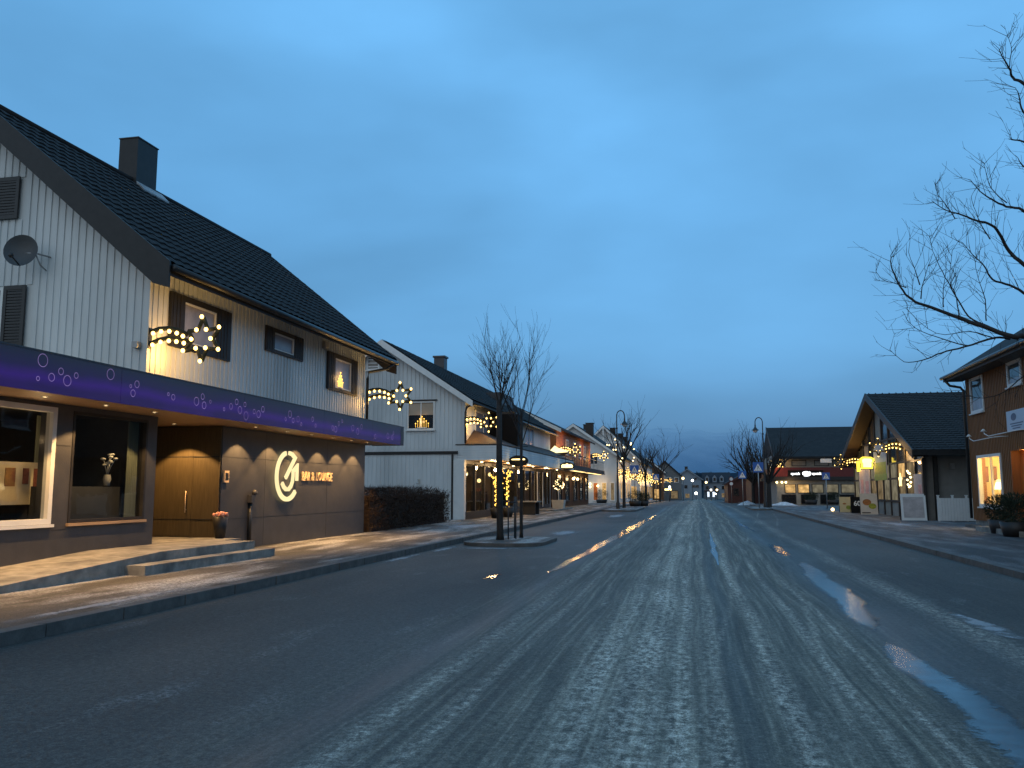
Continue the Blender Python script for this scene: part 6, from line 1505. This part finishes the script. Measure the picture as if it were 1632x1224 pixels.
# near tree at the right edge
T0 = thing('bare_tree', (6.9, 16.6, .1), 'large near bare tree reaching in from the right edge', 'tree')
mb = MB(); trunk = [(6.95, 16.7, .05), (6.9, 16.6, .4), (6.85, 16.55, 2.2), (6.8, 16.5, 4.0), (6.75, 16.4, 6.4), (6.7, 16.4, 9.2)]
mb.tube(trunk, [.24, .19, .165, .14, .09, .03], 12); part('trunk', mb, M['bark_dark'], T0)
LB = {'L1':[(5.52,4.05),(5.29,4.01),(4.85,4.23),(4.52,4.42),(4.14,4.64),(3.89,4.78),(3.69,4.99),(3.52,5.37),(3.48,5.6)],
'L1b':[(3.69,4.99),(3.56,5.13),(3.34,5.19),(3.21,5.31)],
'L2':[(5.29,4.01),(5.02,4.02),(4.51,3.86),(4.14,3.77),(3.85,3.66),(3.58,3.66),(3.38,3.9)],
'L3':[(5.29,4.03),(5.04,4.27),(4.75,4.48),(4.53,4.9),(4.38,5.17),(4.19,5.54),(4.09,5.86)],
'L4':[(5.6,5.3),(5.44,5.57),(5.27,5.83),(5.1,6.0),(4.83,6.07),(4.56,6.19),(4.37,6.28),(4.17,6.51)],
'L4b':[(4.56,6.19),(4.46,6.57),(4.37,6.73),(4.31,6.92)],
'L5':[(5.67,6.25),(5.44,6.39),(5.17,6.49),(4.95,6.61),(4.78,6.8)],
'L5b':[(5.4,6.42),(5.26,6.77),(5.17,7.09),(5.13,7.22)],
'L6':[(5.57,4.8),(5.35,4.94),(5.04,5.03),(4.91,5.24),(4.74,5.45),(4.6,5.7)],
'L7':[(5.82,8.56),(5.69,8.74),(5.6,8.86),(5.47,9.0),(5.38,9.15)],'L7b':[(5.6,8.86),(5.57,9.13),(5.53,9.35)],
'L8':[(5.78,8.04),(5.68,8.26),(5.6,8.4)],'L9':[(5.75,7.49),(5.64,7.63),(5.54,7.61)],'L10':[(5.72,7.04),(5.59,7.19)],
'L11':[(4.95,4.35),(5.03,4.77),(4.93,5.14),(4.86,5.47)],'L12':[(4.28,4.61),(4.32,4.96),(4.36,5.27)],'L13':[(4.52,4.44),(4.55,4.9),(4.47,5.16),(4.52,5.65)],
'L14':[(3.92,4.78),(3.92,5.03),(4.1,5.52)],'L15':[(3.92,5.03),(3.77,5.64)],
'L16':[(4.53,3.15),(4.65,3.07),(4.85,3.01),(5.14,3.1),(5.36,3.31),(5.48,3.36)],
'L17':[(5.09,5.79),(4.97,6.22),(4.91,6.64)],'L18':[(5.07,4.02),(4.62,4.13),(4.07,4.11),(3.62,4.58)],'L19':[(4.65,3.91),(4.2,4.0),(3.74,4.22),(3.57,4.53)]}
ROOTS = {'L1': (6.83, 16.52, 3.1, .058), 'L4': (6.8, 16.5, 4.0, .042), 'L5': (6.78, 16.45, 5.0, .034), 'L6': (6.82, 16.5, 3.7, .032), 'L7': (6.72, 16.4, 7.4, .04), 'L8': (6.73, 16.4, 7.0, .03), 'L9': (6.74, 16.4, 6.6, .03), 'L10': (6.75, 16.4, 6.2, .03)}
q = random.Random(77); mb = MB()
RAD = {'L2': .022, 'L3': .020, 'L1b': .011, 'L4b': .010, 'L5b': .011, 'L7b': .010, 'L16': .017}
for kx, pts in LB.items():
    ph = q.uniform(0, 6); P3 = [Vector((x, 16+.25*math.sin(ph+i*.55)*(0 if i == 0 else 1), z)) for i, (x, z) in enumerate(pts)]
    if kx == 'L16': P3 = P3[::-1] if False else P3; P3.append(Vector((5.9, 16.1, 3.3))); P3.append(Vector((6.82, 16.5, 3.0))); P3 = P3[::-1]
    r0 = RAD.get(kx, .012)
    if kx in ROOTS:
        a = ROOTS[kx]; P3 = [Vector(a[:3]), Vector(a[:3]).lerp(P3[0], .55)+Vector((0, 0, .12))] + P3; r0 = a[3]
    # smooth subdivide with jitter
    S = []
    for i in range(len(P3)-1):
        p0, p1, p2, p3 = P3[max(i-1, 0)], P3[i], P3[i+1], P3[min(i+2, len(P3)-1)]
        for k in range(4):
            t = k/4; S.append(.5*((2*p1)+(p2-p0)*t+(2*p0-5*p1+4*p2-p3)*t*t+(3*p1-p0-3*p2+p3)*t**3)+Vector((q.uniform(-1, 1), q.uniform(-1, 1), q.uniform(-1, 1)))*.006)
    S.append(P3[-1]); n = len(S); rs = [max(.0045, r0*(1-.88*i/(n-1))) for i in range(n)]
    mb.tube(S, rs, 7 if r0 > .02 else 5, False)
    for i in range(1, n):
        for rep in range(2):
            if q.random() < .47:
                d = (S[i]-S[i-1]).normalized(); sgn = q.choice((-1, 1)); side = Vector((-d.z*sgn, q.uniform(-.7, .7), d.x*sgn)).normalized()
                a = R(q.uniform(28, 62)); nd = d*math.cos(a)+side*math.sin(a)+Vector((0, 0, .18))
                grow(mb, S[i], nd, q.uniform(.14, .55), .0052, 2 if q.random() < .15 else 1, q, .10, 42, (1, 2), .0034)
# more limbs beyond the frame so the crown is whole
for k in range(10):
    a = q.uniform(-1.1, 1.1); z = q.uniform(3.2, 7.5)
    grow(mb, Vector((6.8, 16.5, z)), Vector((math.cos(a), math.sin(a)*.9, .7)), q.uniform(1.8, 3.0), .05, 3, q, .12, 40, (3, 4), .0045)
part('crown', mb, M['bark_dark'], T0)

# ------------------------------------------------------------------ render settings
scene.view_settings.view_transform = 'Standard'; scene.view_settings.look = 'None'; scene.view_settings.exposure = 0; scene.view_settings.gamma = 1
scene.render.engine = 'CYCLES'
cy = scene.cycles
cy.use_denoising = True
try: cy.denoiser = 'OPENIMAGEDENOISE'
except Exception: pass
cy.max_bounces = 6; cy.diffuse_bounces = 3; cy.glossy_bounces = 3; cy.transparent_max_bounces = 16; cy.transmission_bounces = 4
cy.sample_clamp_indirect = 4; cy.caustics_reflective = False; cy.caustics_refractive = False
cy.use_light_tree = True
scene.render.filter_size = 1.9
